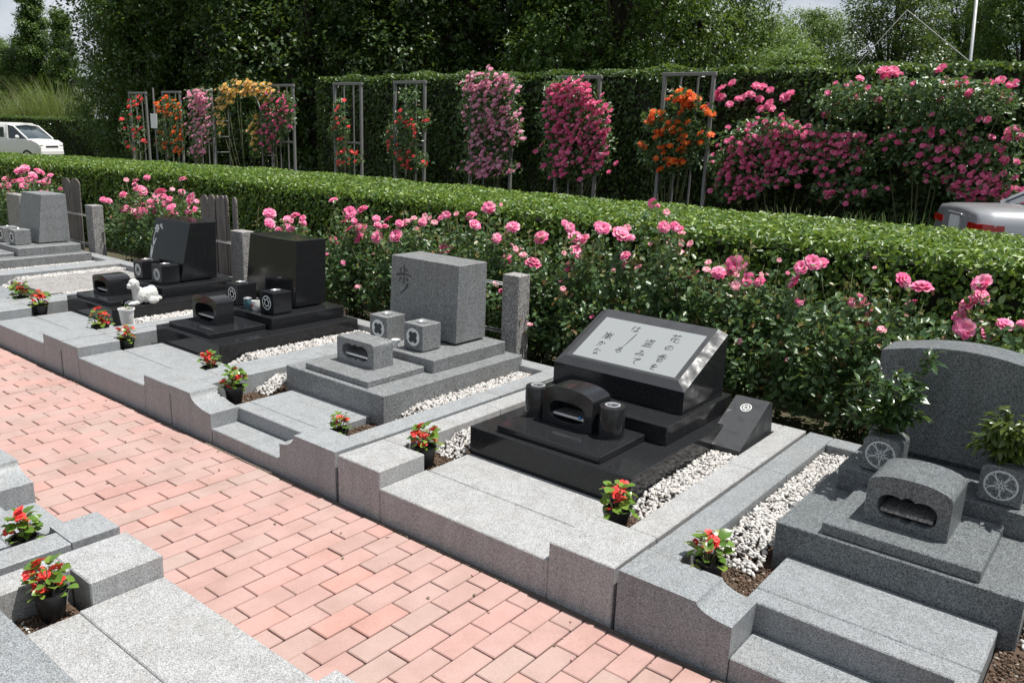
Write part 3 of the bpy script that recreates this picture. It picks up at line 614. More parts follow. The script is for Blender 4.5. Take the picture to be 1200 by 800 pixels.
GLY = {
 'flower': [[(.05,.8),(.95,.85)],[(.33,.97),(.30,.66)],[(.68,1.),(.62,.66)],[(.38,.6),(.1,.3)],[(.25,.45),(.25,0)],[(.88,.5),(.5,.3)],[(.52,.62),(.52,.14),(.65,.04),(.95,.06),(.97,.22)]],
 'no': [[(.55,.85),(.45,.4),(.22,.18),(.06,.45),(.3,.8),(.65,.86),(.93,.6),(.85,.3),(.55,.06)]],
 'scent': [[(.75,1.),(.3,.9)],[(.05,.74),(.95,.8)],[(.5,.95),(.5,.5)],[(.48,.75),(.08,.46)],[(.52,.75),(.95,.48)],[(.3,.42),(.3,.0)],[(.3,.42),(.72,.42),(.7,0.)],[(.32,.22),(.7,.22)],[(.32,.02),(.7,.02)]],
 'wo': [[(.2,.8),(.8,.85)],[(.5,1.),(.2,.5),(.45,.6),(.55,.32)],[(.88,.62),(.36,.35),(.3,.1),(.82,.06)]],
 'steal': [[(.1,.92),(.22,.82)],[(.06,.58),(.26,.76)],[(.5,1.),(.36,.72)],[(.45,.88),(.88,.9),(.76,.74)],[(.62,.82),(.35,.5)],[(.6,.74),(.94,.5)],[(.2,.4),(.22,.06)],[(.2,.4),(.8,.4),(.78,.06)],[(.4,.4),(.4,.06)],[(.6,.4),(.6,.06)],[(.0,.03),(1.,.05)]],
 'mi': [[(.2,.82),(.58,.86),(.3,.3),(.1,.18),(.08,.4),(.5,.4),(1.,.22)],[(.82,.62),(.76,.3),(.52,.0)]],
 'te': [[(.08,.8),(.92,.9),(.5,.62),(.38,.3),(.55,.08),(.78,.04)]],
 'ha': [[(.18,.92),(.1,.4),(.2,.08)],[(.42,.7),(.98,.76)],[(.72,.97),(.72,.25),(.5,.08),(.42,.25),(.65,.3),(1.,.08)]],
 'shi': [[(.62,1.6),(.5,.6),(.34,-.5),(.2,-.9)]],
 'ru': [[(.2,.86),(.78,.9),(.12,.34),(.6,.52),(.88,.3),(.6,.04),(.38,.1),(.5,.22)]],
 'storm': [[(.5,1.),(.5,.74)],[(.14,.92),(.15,.72),(.85,.72),(.86,.92)],[(.22,.6),(.03,.0)],[(.22,.6),(.76,.62),(.8,.2),(1.,.03)],[(.4,.5),(.64,.53)],[(.35,.4),(.35,.25),(.65,.28),(.65,.4),(.35,.4)],[(.5,.5),(.5,.1)],[(.3,.07),(.7,.1)]],
 'ka': [[(.08,.7),(.56,.76),(.5,.2),(.34,.1)],[(.36,.97),(.08,.08)],[(.76,.82),(.95,.54)]],
 'na': [[(.1,.78),(.58,.86)],[(.4,1.),(.1,.44)],[(.75,.82),(.92,.64)],[(.6,.56),(.6,.2),(.4,.06),(.3,.2),(.6,.22),(.9,.05)]]}
m = MB()
for g, u, v, sz in (('flower', .763, .191, .062), ('no', .773, .424, .046), ('scent', .775, .676, .058), ('wo', .771, .883, .044), ('steal', .574, .411, .06), ('mi', .574, .664, .052), ('te', .586, .843, .046),
                    ('ha', .362, .159, .05), ('shi', .396, .416, .046), ('ru', .367, .691, .044), ('storm', .169, .427, .058), ('ka', .171, .64, .046), ('na', .187, .824, .046)):
    O = pp(px0+(px1-px0)*u-sz/2, v1+(v0-v1)*v-sz/2*1.05, .0018)
    for st in GLY[g]: ribbon(m, [(a*sz, c*sz*1.1) for a, c in st], .0062, O, U_, W_, N_, .0006)
m.build('poem_lettering', INK, t)
m = MB(); Oe = (bx1+.0003, 1.325, .482); disc(m, .018, .021, Oe, (0, 1, 0), (0, 0, 1), (1, 0, 0), .0006); ribbon(m, [(-.01, -.008), (0, .009), (.01, -.008)], .005, Oe, (0, 1, 0), (0, 0, 1), (1, 0, 0), .0006); ribbon(m, [(-.012, 0), (.012, .003)], .004, Oe, (0, 1, 0), (0, 0, 1), (1, 0, 0), .0006)
m.build('side_crest', CARVE if False else PANEL, t)
bn = burner('incense_holder', 'black arched incense holder between two black cylinder vases', BLACK, -.912, -.620, .83, .985, .325, .475, .522, tray=STEEL)
MB().ellipsoid((-.70, .85, .384), (.009, .009, .009), 10, 6).build('blue_bead', plain('blue_glass_bead', (.02, .2, .5), .2), bn, smooth=True)
for x, lab in ((-.985, 'black cylinder flower vase left of the arched incense holder'), (-.545, 'black cylinder flower vase right of the arched incense holder')):
    v = thing('cylinder_vase', (x, .885, .325), lab, 'flower vase', 'black cylinder vases')
    MB().lathe([(.066, 0), (.066, .003), (.062, .004), (.062, .146), (.060, .150), (.036, .1505)], (x, .885, .325), 36).build('body', BLACK, v, smooth=35)
    m = MB(); m.lathe([(.036, .1505), (.037, .156), (.030, .157), (.027, .150), (.026, .12)], (x, .885, .325), 28, False); m.lathe([(.026, .12), (.0005, .12)], (x, .885, .325), 28, False); m.build('steel_insert', STEEL, v, smooth=40)
s = thing('name_stone', (-.195, 1.56, .15), 'small slanted black stone with round crest, on gravel right of the poem stone', 'stone marker')
prof = [(1.40, .135), (1.385, .222), (1.715, .395), (1.76, .385), (1.80, .135)]
MB().prism(prof, -.292, -.108, 'x').build('wedge', BLACK_SATIN, s)
Wn = unit(np.array([0, .33, .173])); Nn = np.array([0, -Wn[2], Wn[1]]); Oe = np.array([-.205, 1.385, .222])+Wn*.300+Nn*.0003
m = MB(); disc(m, .024, .029, Oe, (1, 0, 0), Wn, Nn, .0006); disc(m, .012, .016, Oe, (1, 0, 0), Wn, Nn, .0006, 18)
for k in range(5): a = k*1.2566; ribbon(m, [(.006*math.cos(a), .006*math.sin(a)), (.022*math.cos(a), .022*math.sin(a))], .006, Oe, (1, 0, 0), Wn, Nn, .0006)
m.build('crest', WHITEP, s)
# -- arched grey grave at the right
t = monument('dark grey granite gravestone with wide arched top at the right edge', G_DARK, [('lower_plinth', (.380, 1.196, .592, 1.79, .10, .309)), ('offering_slab', (.540, 1.062, .612, 1.052, .309, .354)), ('upper_plinth', (.446, 1.150, 1.072, 1.745, .309, .408))])
MB().box(.56, 1.06, 1.42, 1.58, .408, .428, .001).build('base_pad', G_DARK, t)
headstone(t, G_DARK, (.466, 1.136), (.466, 1.136), 1.39, 1.40, 1.60, .428, .852, dome=.052, n=22)
burner('incense_holder', 'dark grey arched incense holder with cloud-shaped opening at the right', G_DARK, .644, .929, .745, .985, .354, .505, .548, cloud=True, tray=G_POST)
vase_block('dark grey rounded vase with five-petal crest, holding the left evergreen sprig', G_DARK, .520, .662, 1.105, 1.25, .408, .558, 'five_petal', .058, True)
vase_block('dark grey rounded vase with five-petal crest, holding the right evergreen sprig', G_DARK, .948, 1.094, 1.105, 1.25, .408, .558, 'five_petal', .058, True)
# -- plinths on the near side of the path
t = monument('grey plinth of a grave in the bottom left corner', G_KERBD, [('lower_plinth', (-1.315, -.20, -1.525, -2.75, .10, .285))])
t = monument('grey plinth of a grave beyond the left picture edge', G_STONE, [('lower_plinth', (-2.66, -1.80, -1.59, -2.75, .10, .285))])
# ------------------------------------------------------------------ memorial stake stands behind the graves
def post(label, x0, x1, z1, lean=0, y0=1.92):
    m = MB(); y1 = y0+.125; m.hull8([(x0, y0, .05), (x1, y0, .05), (x1, y1, .05), (x0, y1, .05)], [(x0-lean, y0, z1), (x1-lean, y0, z1), (x1-lean, y1, z1), (x0-lean, y1, z1)])
    o = m.build('granite_post', G_POST, loc=((x0+x1)/2, y0, .05)); tag(o, label, 'stone post', 'granite posts behind the graves')
    bv = o.modifiers.new('soft_edge', 'BEVEL'); bv.width = .004; bv.segments = 1; return o
post('granite post right of the grey headstone with one carved character', -2.075, -1.935, .785, y0=1.907)
post('granite post right of the leftmost grey headstone', -8.165, -8.0, .755, .0, 1.92)
post('granite post between the two black headstones', -5.30, -5.115, .755, 0, 1.92)
post('granite post at the far left edge, left of the leftmost headstone', -10.45, -10.05, .72, 0, 1.95)
POLE0 = plain('dull_steel', (.30, .30, .30), .5, .6)
def rack(label, x0, x1, z=.62):
    t = thing('steel_rail', ((x0+x1)/2, 2.0, z-.2), label, 'rail', 'steel rails between stone posts')
    for dy in (-.03, .03): MB().tube([(x0, 1.98+dy, z), (x1, 1.98+dy, z)], .0055, 8).build('rail_bar', POLE0, t, smooth=True)
    for dy in (-.03, .03): MB().tube([(x0, 1.98+dy, z-.33), (x1, 1.98+dy, z-.33)], .0055, 8).build('rail_bar', POLE0, t, smooth=True)
rack('thin steel rails left of the granite post by the carved character', -2.68, -2.075, .70); rack('thin steel rails holding wooden stakes behind the black headstone', -6.1, -5.30); rack('thin steel rails holding two stakes behind the leftmost headstone', -9.0, -8.165)
rack('thin steel rails at the far left edge', -10.05, -9.3, .62)
def stake(label, x, y, z1, w, lean=0, yl=0, group='wooden memorial stakes'):
    """tall thin board with notched sides and a rounded top"""
    prof = [(-w/2, 0)]; H = z1-.06
    edge = [(w/2, 0), (w/2, H-.30)]
    for k in range(4): q = H-.27+k*.055; edge += [(w/2, q), (w/2-.010, q+.008), (w/2, q+.016)]
    edge += [(w/2, H-.05), (w*.36, H-.018), (w*.14, H)]
    prof = edge+[(-a, b) for a, b in reversed(edge)]
    o = MB().prism(prof, -.007, .007).build('memorial_stake', WOOD); o.location = (x, y, .06); o.rotation_euler = (yl, lean, random.uniform(-.25, .25)); tag(o, label, 'wooden stake', group)
for k, (px, pyt, lab) in enumerate(((239, 228, 'leftmost of the grey wooden memorial stakes behind the black headstone'), (247.5, 228, 'second wooden memorial stake from left behind the black headstone'), (254, 229, 'third wooden memorial stake from left behind the black headstone'), (259.5, 229, 'fourth wooden memorial stake from left behind the black headstone'), (264.5, 229, 'fifth wooden memorial stake from left behind the black headstone'), (274.5, 231, 'rightmost wooden memorial stake, standing apart behind the black headstone'))):
    p = at(px, pyt, Y=2.06+.012*(k % 3)); stake(lab, p[0], p[1], p[2], .10 if k != 4 else .07)
p = at(78, 208, Y=2.06); stake('left of two weathered wooden stakes by the leftmost headstone', p[0]+.08, p[1], p[2], .13, -.08)
p = at(87, 209, Y=2.03); stake('right of two weathered wooden stakes by the leftmost headstone', p[0]-.03, p[1], p[2], .20, .03)
p = at(12, 244, Y=2.03); stake('wooden stake at the far left edge', p[0], p[1], p[2], .16, .0)
# ------------------------------------------------------------------ white dog and white planter
d = thing('dog_figurine', (-4.905, .86, .28), 'white stone dog figurine lying on the black plinth', 'figurine')
bm = bmesh.new()
def blob(c, r, rot=0):
    mt = Matrix.Translation(c) @ Matrix.Rotation(rot, 4, 'X') @ Matrix.Diagonal((r[0], r[1], r[2], 1)); bmesh.ops.create_uvsphere(bm, u_segments=18, v_segments=12, radius=1, matrix=mt)
X0, Y0, Z0 = -4.905, .86, .28
for c, r in (((0, .055, .066), (.05, .085, .062)), ((0, .10, .07), (.055, .06, .068)), ((0, -.03, .07), (.047, .06, .068)), ((0, -.055, .115), (.042, .040, .055)), ((0, -.075, .160), (.046, .046, .044)), ((0, -.116, .148), (.024, .030, .022)),
             ((.030, -.10, .018), (.016, .065, .017)), ((-.030, -.10, .018), (.016, .065, .017)), ((.045, .09, .028), (.02, .055, .03)), ((-.045, .09, .028), (.02, .055, .03)), ((.045, -.062, .158), (.012, .022, .038)), ((-.045, -.062, .158), (.012, .022, .038)), ((.02, .155, .035), (.018, .04, .018))):
    blob((X0+c[0], Y0+c[1], Z0+c[2]), r)
me = bpy.data.meshes.new('dog_body'); bm.to_mesh(me); bm.free(); me.transform(Matrix.Translation((-X0, -Y0, -Z0))); me.materials.append(WHITESTONE); o = link('dog_body', me, d)
rm = o.modifiers.new('fuse', 'REMESH'); rm.mode = 'VOXEL'; rm.voxel_size = .0055; rm.use_smooth_shade = True
sm = o.modifiers.new('soften', 'SMOOTH'); sm.iterations = 2
tx = bpy.data.textures.new('fur_relief', 'CLOUDS'); tx.noise_scale = .014; dm = o.modifiers.new('fur', 'DISPLACE'); dm.texture = tx; dm.strength = .010; dm.mid_level = .5
m = MB(); m.ellipsoid((X0, Y0-.145, Z0+.154), (.008, .006, .006), 8, 6); m.build('nose', POT, d, smooth=True)
for sx in (-1, 1): MB().ellipsoid((X0+sx*.017, Y0-.116, Z0+.172), (.004, .004, .005), 8, 6).build('eye', POT, d, smooth=True)
d.scale = (.92, .80, 1.04)
w = thing('white_planter', (-4.735, .645, .175), 'small white planter with a seedling beside the white dog', 'planter')
MB().lathe([(.040, 0), (.042, .004), (.056, .118), (.061, .119), (.061, .128), (.054, .128), (.052, .110), (.0005, .110)], (-4.735, .645, .175), 24).build('pot', WHITECER, w, smooth=40)
MB().lathe([(.0515, .1105), (.0005, .114)], (-4.735, .645, .175), 18).build('potting_soil', SOIL, w)
C = np.array([[-4.735, .645, .31]])+RNG.normal(size=(7, 3))*np.array([.012, .012, .018]); V, F = leaves(C, RNG.normal(size=(7, 3))+[0, 0, .6], np.full(7, .03), .7)
link('seedling', np_mesh('seedling', V-np.array([-4.735, .645, .175]), F, LEAF_BEG), w)
# ------------------------------------------------------------------ begonia pots
def leaf_one(L, asp, fold, mat, n=4, curl=.25, name='leaf'):
    """single cupped leaf, base at origin, tip along +X"""
    V = []; F = []
    for i in range(n+1):
        u = i/n; w = L*asp*.5*math.sin(math.pi*min(1, u*.93+.05))**.75; z = -curl*L*u*u
        V += [(L*u, -w, z+fold*w), (L*u, 0, z), (L*u, w, z+fold*w)]
    for i in range(n):
        for k in (0, 1): F.append((3*i+k, 3*i+k+1, 3*i+3+k+1, 3*i+3+k))
    return MB().add(V, F).mesh(name, mat, True)
BEG_LEAF = [leaf_one(.037, .85, .22, LEAF_BEG), leaf_one(.031, .8, .28, LEAF_BEG), leaf_one(.025, .8, .2, LEAF_BEG)]
def petal_flower(rings, mat, name):
    """rings: (count, length, width, pitch in degrees, inner radius, height)"""
    V = []; F = []
    for cnt, L, w, pitch, r0, h in rings:
        for k in range(cnt):
            a = 2*math.pi*(k+.37*cnt)/cnt; ca, sa = math.cos(a), math.sin(a); n0 = len(V)
            for i in range(4):
                u = i/3; ww = w*.5*(.5, .95, 1., .55)[i]; p = math.radians(pitch)*(1-.55*u)
                rr = r0+L*u*math.cos(p); z = h+L*u*math.sin(p)-.12*L*u*u
                for s, dz in ((-1, .10*w), (0, 0), (1, .10*w)): V.append((rr*ca-s*ww*sa, rr*sa+s*ww*ca, z+dz*(u > .3)))
            for i in range(3):
                for s in (0, 1): F.append((n0+3*i+s, n0+3*i+s+1, n0+3*i+4+s, n0+3*i+3+s))
    return MB().add(V, F).mesh(name, mat, True)
BEG_FLOWER = [petal_flower([(4, .017, .018, 18, .002, 0), (3, .010, .010, 55, .001, .002)], PETAL_BEG, 'blossom'), petal_flower([(4, .013, .014, 40, .002, 0), (3, .008, .008, 70, .001, .001)], PETAL_BEG, 'blossom')]
pm = MB()
pm.lathe([(.033, 0), (.045, .082), (.049, .083), (.049, .095), (.044, .095), (.043, .078), (.0005, .078)], (0, 0, 0), 20)
POT_ME = pm.mesh('pot', POT, 40); STEM_ME = None
def begonia(label, x, y, z, s=1., seed=0, n=46, nf=8):
    t = thing('begonia_pot', (x, y, z), label, 'potted flower', 'potted red begonias'); r = random.Random(seed)
    o = link('pot', POT_ME, t); o.scale = (s,)*3
    stems = MB(); L = []
    for k in range(n):
        a = k*2.4+r.uniform(-.4, .4); h = .085+.10*(k/n)**.8; rad = (.055-.03*(k/n))*r.uniform(.6, 1.1)
        L.append((a, h, rad))
        if k % 3 == 0: stems.tube([(0, 0, .07), (rad*.4*math.cos(a), rad*.4*math.sin(a), h*.75), (rad*.8*math.cos(a), rad*.8*math.sin(a), h)], .0022, 5)
    so_ = link('stems', stems.mesh('stems', STEMG, True), t); so_.scale = (s,)*3
    for a, h, rad in L:
        o = link('leaf', r.choice(BEG_LEAF), t, (rad*math.cos(a)*s, rad*math.sin(a)*s, h*s)); o.rotation_euler = (r.uniform(-.5, .5), r.uniform(-.7, .35), a+r.uniform(-.6, .6)); k = s*r.uniform(.8, 1.25); o.scale = (k,)*3
    for k in range(nf):
        a = r.uniform(0, 6.28); rad = r.uniform(.0, .055); h = r.uniform(.125, .205)-rad*.6
        o = link('blossom', r.choice(BEG_FLOWER), t, (rad*math.cos(a)*s, rad*math.sin(a)*s, h*s)); o.rotation_euler = (r.uniform(-.8, .8), r.uniform(-.8, .8), a); k = s*r.uniform(.85, 1.25); o.scale = (k,)*3
    return t
PZ = .119
for lab, x, y, sc in (('begonia in a black pot by the empty plot, left of its neighbour', -6.0, .38, 1.15), ('begonia in a black pot at left end of the dog plot slab', -5.60, .37, 1.15), ('begonia in a black pot in front of the white planter', -4.60, .38, 1.15), ('begonia in a black pot at left end of the slab before two cups', -4.165, .36, 1.1),
                      ('begonia in a black pot at right corner of the black plinth with two cups', -3.19, .40, 1.1), ('begonia in a black pot on the left of the scooped step slab', -2.70, .255, 1.1), ('begonia in a sunken pot right of the scooped step slab', -1.76, .255, 1.05), ('begonia in a black pot at left end of the poem stone slab', -1.256, .362, 1.05),
                      ('begonia in a black pot at right corner of the poem stone plinth', -.205, .405, 1.1), ('begonia in a black pot beside the soil at the right', .262, .283, 1.1), ('begonia in a black pot on the left edge, across the path', -1.70, -1.255, .95), ('begonia in a black pot in the bottom left corner', -1.255, -1.345, 1.0)):
    q_ = random.Random(int(abs(x)*100)); begonia(lab, x, y, PZ, sc*q_.uniform(.88, 1.1), int(abs(x)*100), q_.randint(36, 56), q_.randint(8, 17))
# ------------------------------------------------------------------ evergreen sprigs in the right-hand vases
SAK = [leaf_one(L, .34, .25, LEAF_SAK, 4, .3) for L in (.050, .062, .042)]; SAK2 = [leaf_one(L, .38, .3, LEAF_SAK2, 4, .45) for L in (.048, .058)]
def sprig(label, x, y, z, H, W, n, meshes, seed, droop):
    t = thing('evergreen_sprig', (x, y, z), label, 'cut greenery', 'evergreen sprigs in vases'); r = random.Random(seed); st = MB(); nb = 24; spots = []
    for b in range(nb):
        a = b*2.4; rad = W*(.25+.75*r.random()); hh = H*r.uniform(.16, 1); pts = [(0, 0, -.02), (rad*.35*math.cos(a), rad*.35*math.sin(a), hh*.45), (rad*.8*math.cos(a), rad*.8*math.sin(a), hh*.85), (rad*math.cos(a), rad*math.sin(a), hh)]
        st.tube(pts, .0026, 5, .0012)
        for j in range(n//nb):
            u = r.uniform(.10, 1)**.85; i = min(2, int(u*3)); f = u*3-i; p = [pts[i][c]*(1-f)+pts[i+1][c]*f+r.uniform(-.012, .012) for c in range(3)]
            spots.append((p, (r.uniform(-.7, .7), r.uniform(-1.0, .35)+droop, a+r.uniform(-1.6, 1.6)), r.uniform(.7, 1.15), r.choice(meshes)))
    spots.sort(key=lambda q: (np.array(q[0])+np.array([x, y, z])-CAM)@_f); inner = MB()
    for k, (p, e, s, me) in enumerate(spots):
        if k < 280:
            o = link('leaf', me, t, p); o.rotation_euler = e; o.scale = (s,)*3
        else:
            Mx = Matrix.Translation(p) @ Euler(e).to_matrix().to_4x4() @ Matrix.Scale(s, 4); inner.add([Mx @ v.co for v in me.vertices], [tuple(q.vertices) for q in me.polygons])
    if inner.v: o = link('inner_leaves', inner.mesh('inner_leaves', meshes[0].materials[0], True), t); o['kind'] = 'stuff'
    link('stems', st.mesh('stems', STEMG, True), t)
    return t
sprig('dark glossy evergreen sprig in the left rounded vase', .590, 1.178, .560, .35, .145, 740, SAK, 4, 0)
sprig('olive green drooping sprig in the right rounded vase', 1.020, 1.178, .560, .23, .145, 620, SAK2, 9, .35)
# ------------------------------------------------------------------ rose bushes
ROSE = [petal_flower([(7, .055, .050, 8, .004, 0), (6, .043, .042, 35, .003, .006), (5, .030, .032, 60, .002, .012), (4, .018, .022, 76, .001, .014)], PETAL_PINK, 'rose_bloom'),
        petal_flower([(6, .050, .055, 22, .004, 0), (6, .042, .044, 48, .003, .004), (5, .030, .034, 68, .002, .008)], PETAL_PINK, 'rose_bloom'),
        petal_flower([(8, .055, .045, -4, .004, 0), (7, .044, .040, 22, .003, .008), (6, .032, .032, 50, .002, .014), (4, .018, .02, 75, .001, .018)], PETAL_PINK, 'rose_bloom')]
ROSEP = [petal_flower([(6, .05, .045, 30, .003, 0), (5, .04, .04, 55, .002, .004), (4, .026, .028, 75, .001, .006)], PETAL_PALE, 'rose_bloom')]
BLOOMS = [(23,201,10), (29,197,8), (46,202,10), (39,206,8), (59,206,6), (8,210,8), (18,213,9), (25,212,8), (33,211,8), (40,212,8), (54,213,9), (48,214,8), (8,218,9), (28,218,8), (12,226,8), (71,222,6), (48,225,5), (54,227,8), (3,218,6), (148,211,5), (159,212,6), (172,208,6), (158,217,6), (159,221,5), (166,223,10), (144,228,8), (121,234,6), (127,235,7), (148,245,10), (214,210,8), (202,222,5), (213,225,6), (188,225,12), (183,230,8), (191,231,8), (198,234,8), (192,239,6), (177,236,8), (182,237,8), (161,239,5), (167,243,9), (162,248,11), (168,248,8), (178,243,7), (182,248,6), (201,243,10), (198,251,9), (204,249,8), (224,233,12), (230,236,6), (224,246,12), (165,253,7), (160,261,6), (316,250,12), (316,262,12), (327,269,8), (338,257,9), (346,253,9), (336,265,7), (340,268,8), (355,256,8), (355,261,7), (391,235,9), (410,250,14), (425,246,12), (404,260,8), (415,259,6), (410,269,11), (420,266,8), (426,268,10), (420,278,13), (390,281,8), (396,286,8), (402,303,5), (441,256,8), (455,258,13), (443,264,8), (451,265,8), (468,262,8), (475,261,8), (480,259,5), (485,256,6), (465,277,16), (457,282,7), (442,278,12), (488,268,4), (462,297,7), (490,295,6), (486,256,6), (498,254,7), (504,256,6), (495,260,9), (509,261,7), (517,255,8), (523,252,9), (535,251,7), (488,268,5), (552,253,13), (556,264,13), (573,243,12), (566,245,5), (587,240,4), (601,266,13), (582,279,10), (592,274,3), (634,278,15), (522,292,14), (599,287,5), (604,292,7), (608,294,8), (613,299,8), (594,304,13), (596,315,11), (625,308,16), (637,333,6), (643,331,5), (658,329,6), (662,262,8), (668,267,10), (674,278,15), (685,280,12), (680,288,12), (675,296,16), (668,312,13), (676,311,7), (661,297,6), (702,264,10), (707,268,15), (728,274,17), (735,267,8), (739,278,8), (733,300,12), (732,311,8), (719,317,6), (748,314,9), (764,238,10), (771,241,5), (781,249,8), (778,266,11), (791,265,10), (796,269,10), (799,274,8), (784,284,8), (798,285,8), (809,286,9), (797,296,8), (762,286,5), (812,325,18), (797,319,6), (800,337,6), (795,345,6), (830,308,8), (828,316,8), (643,331,6), (657,330,6), (740,330,3), (842,319,14), (862,312,20), (876,329,17), (890,330,12), (862,335,10), (854,334,4), (863,322,7), (874,345,7), (892,322,6), (900,321,5), (913,305,5), (939,314,16), (952,308,17), (962,309,15), (931,331,17), (923,320,5), (937,353,10), (1004,353,15), (799,337,6), (796,345,5), (1005,353,17), (1018,363,14), (1019,378,6), (1012,373,5), (1059,328,17), (1080,336,19), (1067,357,15), (1151,332,20), (1150,347,16), (1137,356,21), (1128,373,18), (1130,385,18), (1153,390,19), (1178,380,16), (1198,379,9), (1025,314,5), (1014,329,5)]
BUSH = [(-11.2, 'pink rose bush at the far left edge, behind the graves'), (-10.2, 'pink rose bush with dense blooms behind the leftmost grey headstone'), (-7.75, 'pink rose bush left of the black headstone with flower carving'), (-6.95, 'pink rose bush directly behind the black headstone with flower carving'), (-5.0, 'pink rose bush just behind the plain black headstone'),
        (-4.1, 'pink rose bush in the gap right of the plain black headstone'), (-3.35, 'pink rose bush behind the carved character headstone, left part'), (-2.6, 'pink rose bush rising behind the carved character headstone, right part'), (-2.1, 'pink rose bush behind the granite post'), (-1.55, 'pink rose bush right of the granite post, behind the poem stone'),
        (-1.0, 'tall pink rose bush reaching the hedge top behind the poem stone'), (-.45, 'pink rose bush behind the right half of the poem stone'), (.15, 'pink rose bush between the poem stone and the arched headstone'), (.75, 'pink rose bush with large blooms behind the arched headstone')]
XTRA = [(1.35, 'rose bush foliage behind the right end of the arched headstone')]
groups = {i: [] for i in range(len(BUSH))}; rr = random.Random(5)
for px, py, d in BLOOMS:
    Y = 2.30+rr.uniform(-.13, .16); p = at(px, py, Y=Y)
    i = min(range(len(BUSH)), key=lambda k: abs(BUSH[k][0]-p[0])); dist = (p-CAM)@_f; groups[i].append((p, max(.022, d/FPX*dist)))
LEAF_SHOOT = leaf_mat('young_rose_leaf', [(0, (.14, .16, .04)), (.5, (.20, .12, .045)), (1, (.12, .17, .04))], .4, .3)
def rose_bush(x, label, blooms, seed, width=.55, top=.86, nl=2600, y=2.36):
    r = np.random.default_rng(seed); base = np.array([x, y, .06]); t = thing('rose_bush', tuple(base), label, 'rose bush', 'pink rose bushes along the hedge')
    canes = MB(); L = []; N = []
    tips = [p for p, d in blooms]
    for k in range(16): tips.append(np.array([x+r.uniform(-width, width), y+r.uniform(-.28, .26), r.uniform(.45, top)]))
    for tp in tips:
        b = np.array([r.uniform(-.08, .08), r.uniform(-.06, .06), 0]); e = tp-base; e = e*.985; mid = np.array([e[0]*.45+r.uniform(-.05, .05), e[1]*.5, e[2]*.55])
        canes.tube([b, mid, e*np.array([.9, .95, .85]), e-np.array([0, 0, .012])], .0045, 5, .002)
        m = int(nl*.014)
        for j in range(m):
            u = r.uniform(.35, .97); q = mid+(e-mid)*((u-.35)/.65) if u > .35 else mid
            L.append(q+r.normal(size=3)*np.array([.05, .05, .045])-np.array([0, 0, .02]))
    L = np.array(L)
    m = nl-len(L) if nl > len(L) else 200
    u = unit(r.normal(size=(m, 3))); rad = r.uniform(.35, 1, m)[:, None]**.5; body = u*rad*np.array([width, .36, (top-.02)/2*.98])+np.array([0, 0, top*.5])
    lump = np.sin(body[:, :1]*17+seed)*np.sin(body[:, 2:3]*15+seed*2)*np.cos(body[:, 1:2]*13); body = body[(lump[:, 0] > -.04)]
    L = np.concatenate([L, body]); L[:, 2] = np.maximum(L[:, 2], .03)
    tg = (at(0, 0, D=1)-CAM)
    N = unit(np.array([-.05, -.45, .75])+r.normal(size=L.shape)*.62)
    V, F = leaves(L, N, r.uniform(.030, .056, len(L)), .62, .22, rng=r)
    o = link('leaves', np_mesh('leaves', V, F, LEAF_ROSE), t); o['kind'] = 'stuff'
    for k in range(7):   # young reddish shoots above the foliage
        b = np.array([r.uniform(-width, width)*.85, r.uniform(-.2, .2), top*r.uniform(.7, .85)]); e = b+np.array([r.uniform(-.06, .06), r.uniform(-.06, .04), r.uniform(.15, .30)]); canes.tube([tuple(b*np.array([.6, .6, .5])), tuple(b), tuple(e)], .0032, 5, .0018)
        m = 9; Cn = b+(e-b)*r.uniform(.2, 1, (m, 1))+r.normal(size=(m, 3))*.022; V2, F2 = leaves(Cn, r.normal(size=(m, 3))+np.array([0, -.4, .8]), r.uniform(.02, .04, m), .5, .2, rng=r); o2 = link('young_shoot', np_mesh('young_shoot', V2, F2, LEAF_SHOOT), t); o2['kind'] = 'stuff'
    link('canes', canes.mesh('canes', STEMG, True), t)
    for p, d in blooms:
        pale = d < .05; me = random.choice(ROSEP if pale and random.random() < .75 else ROSE); o = link('rose_bloom', me, t, tuple(p-base)); s = d/.108*1.22
        tocam = unit(CAM-p); q = Vector(tocam*.7+np.array([0, 0, .75])+np.array([random.uniform(-.8, .8), random.uniform(-.6, .5), random.uniform(-.5, .2)])).to_track_quat('Z', 'Y'); o.rotation_mode = 'QUATERNION'; o.rotation_quaternion = q; o.scale = (s*random.uniform(.88, 1.1), s*random.uniform(.88, 1.1), s*random.uniform(.85, 1.35))
    return t
extra_small = random.Random(12)
for i, (x, lab) in enumerate(BUSH):   # small pale blooms lower in the nearer bushes
    if x > -4.5:
        for k in range(3): groups[i].append((np.array([x+extra_small.uniform(-.5, .5), extra_small.uniform(2.0, 2.12), extra_small.uniform(.38, .80)]), extra_small.uniform(.024, .045)))
TOPS = {0: .80, 1: .86, 2: .84, 3: .90, 4: .78, 5: .86, 6: .90, 7: .98, 8: .88, 9: .92, 10: 1.0, 11: .86, 12: .88, 13: .84}
for i, (x, lab) in enumerate(BUSH): rose_bush(x, lab, groups[i], 100+i, top=TOPS[i], width=.56 if x > -4.5 else .62, nl=4300 if x > -4.5 else 3200)
for k, (x, lab) in enumerate(XTRA): rose_bush(x, lab, [], 300+k, width=.5, top=.84, nl=5000)
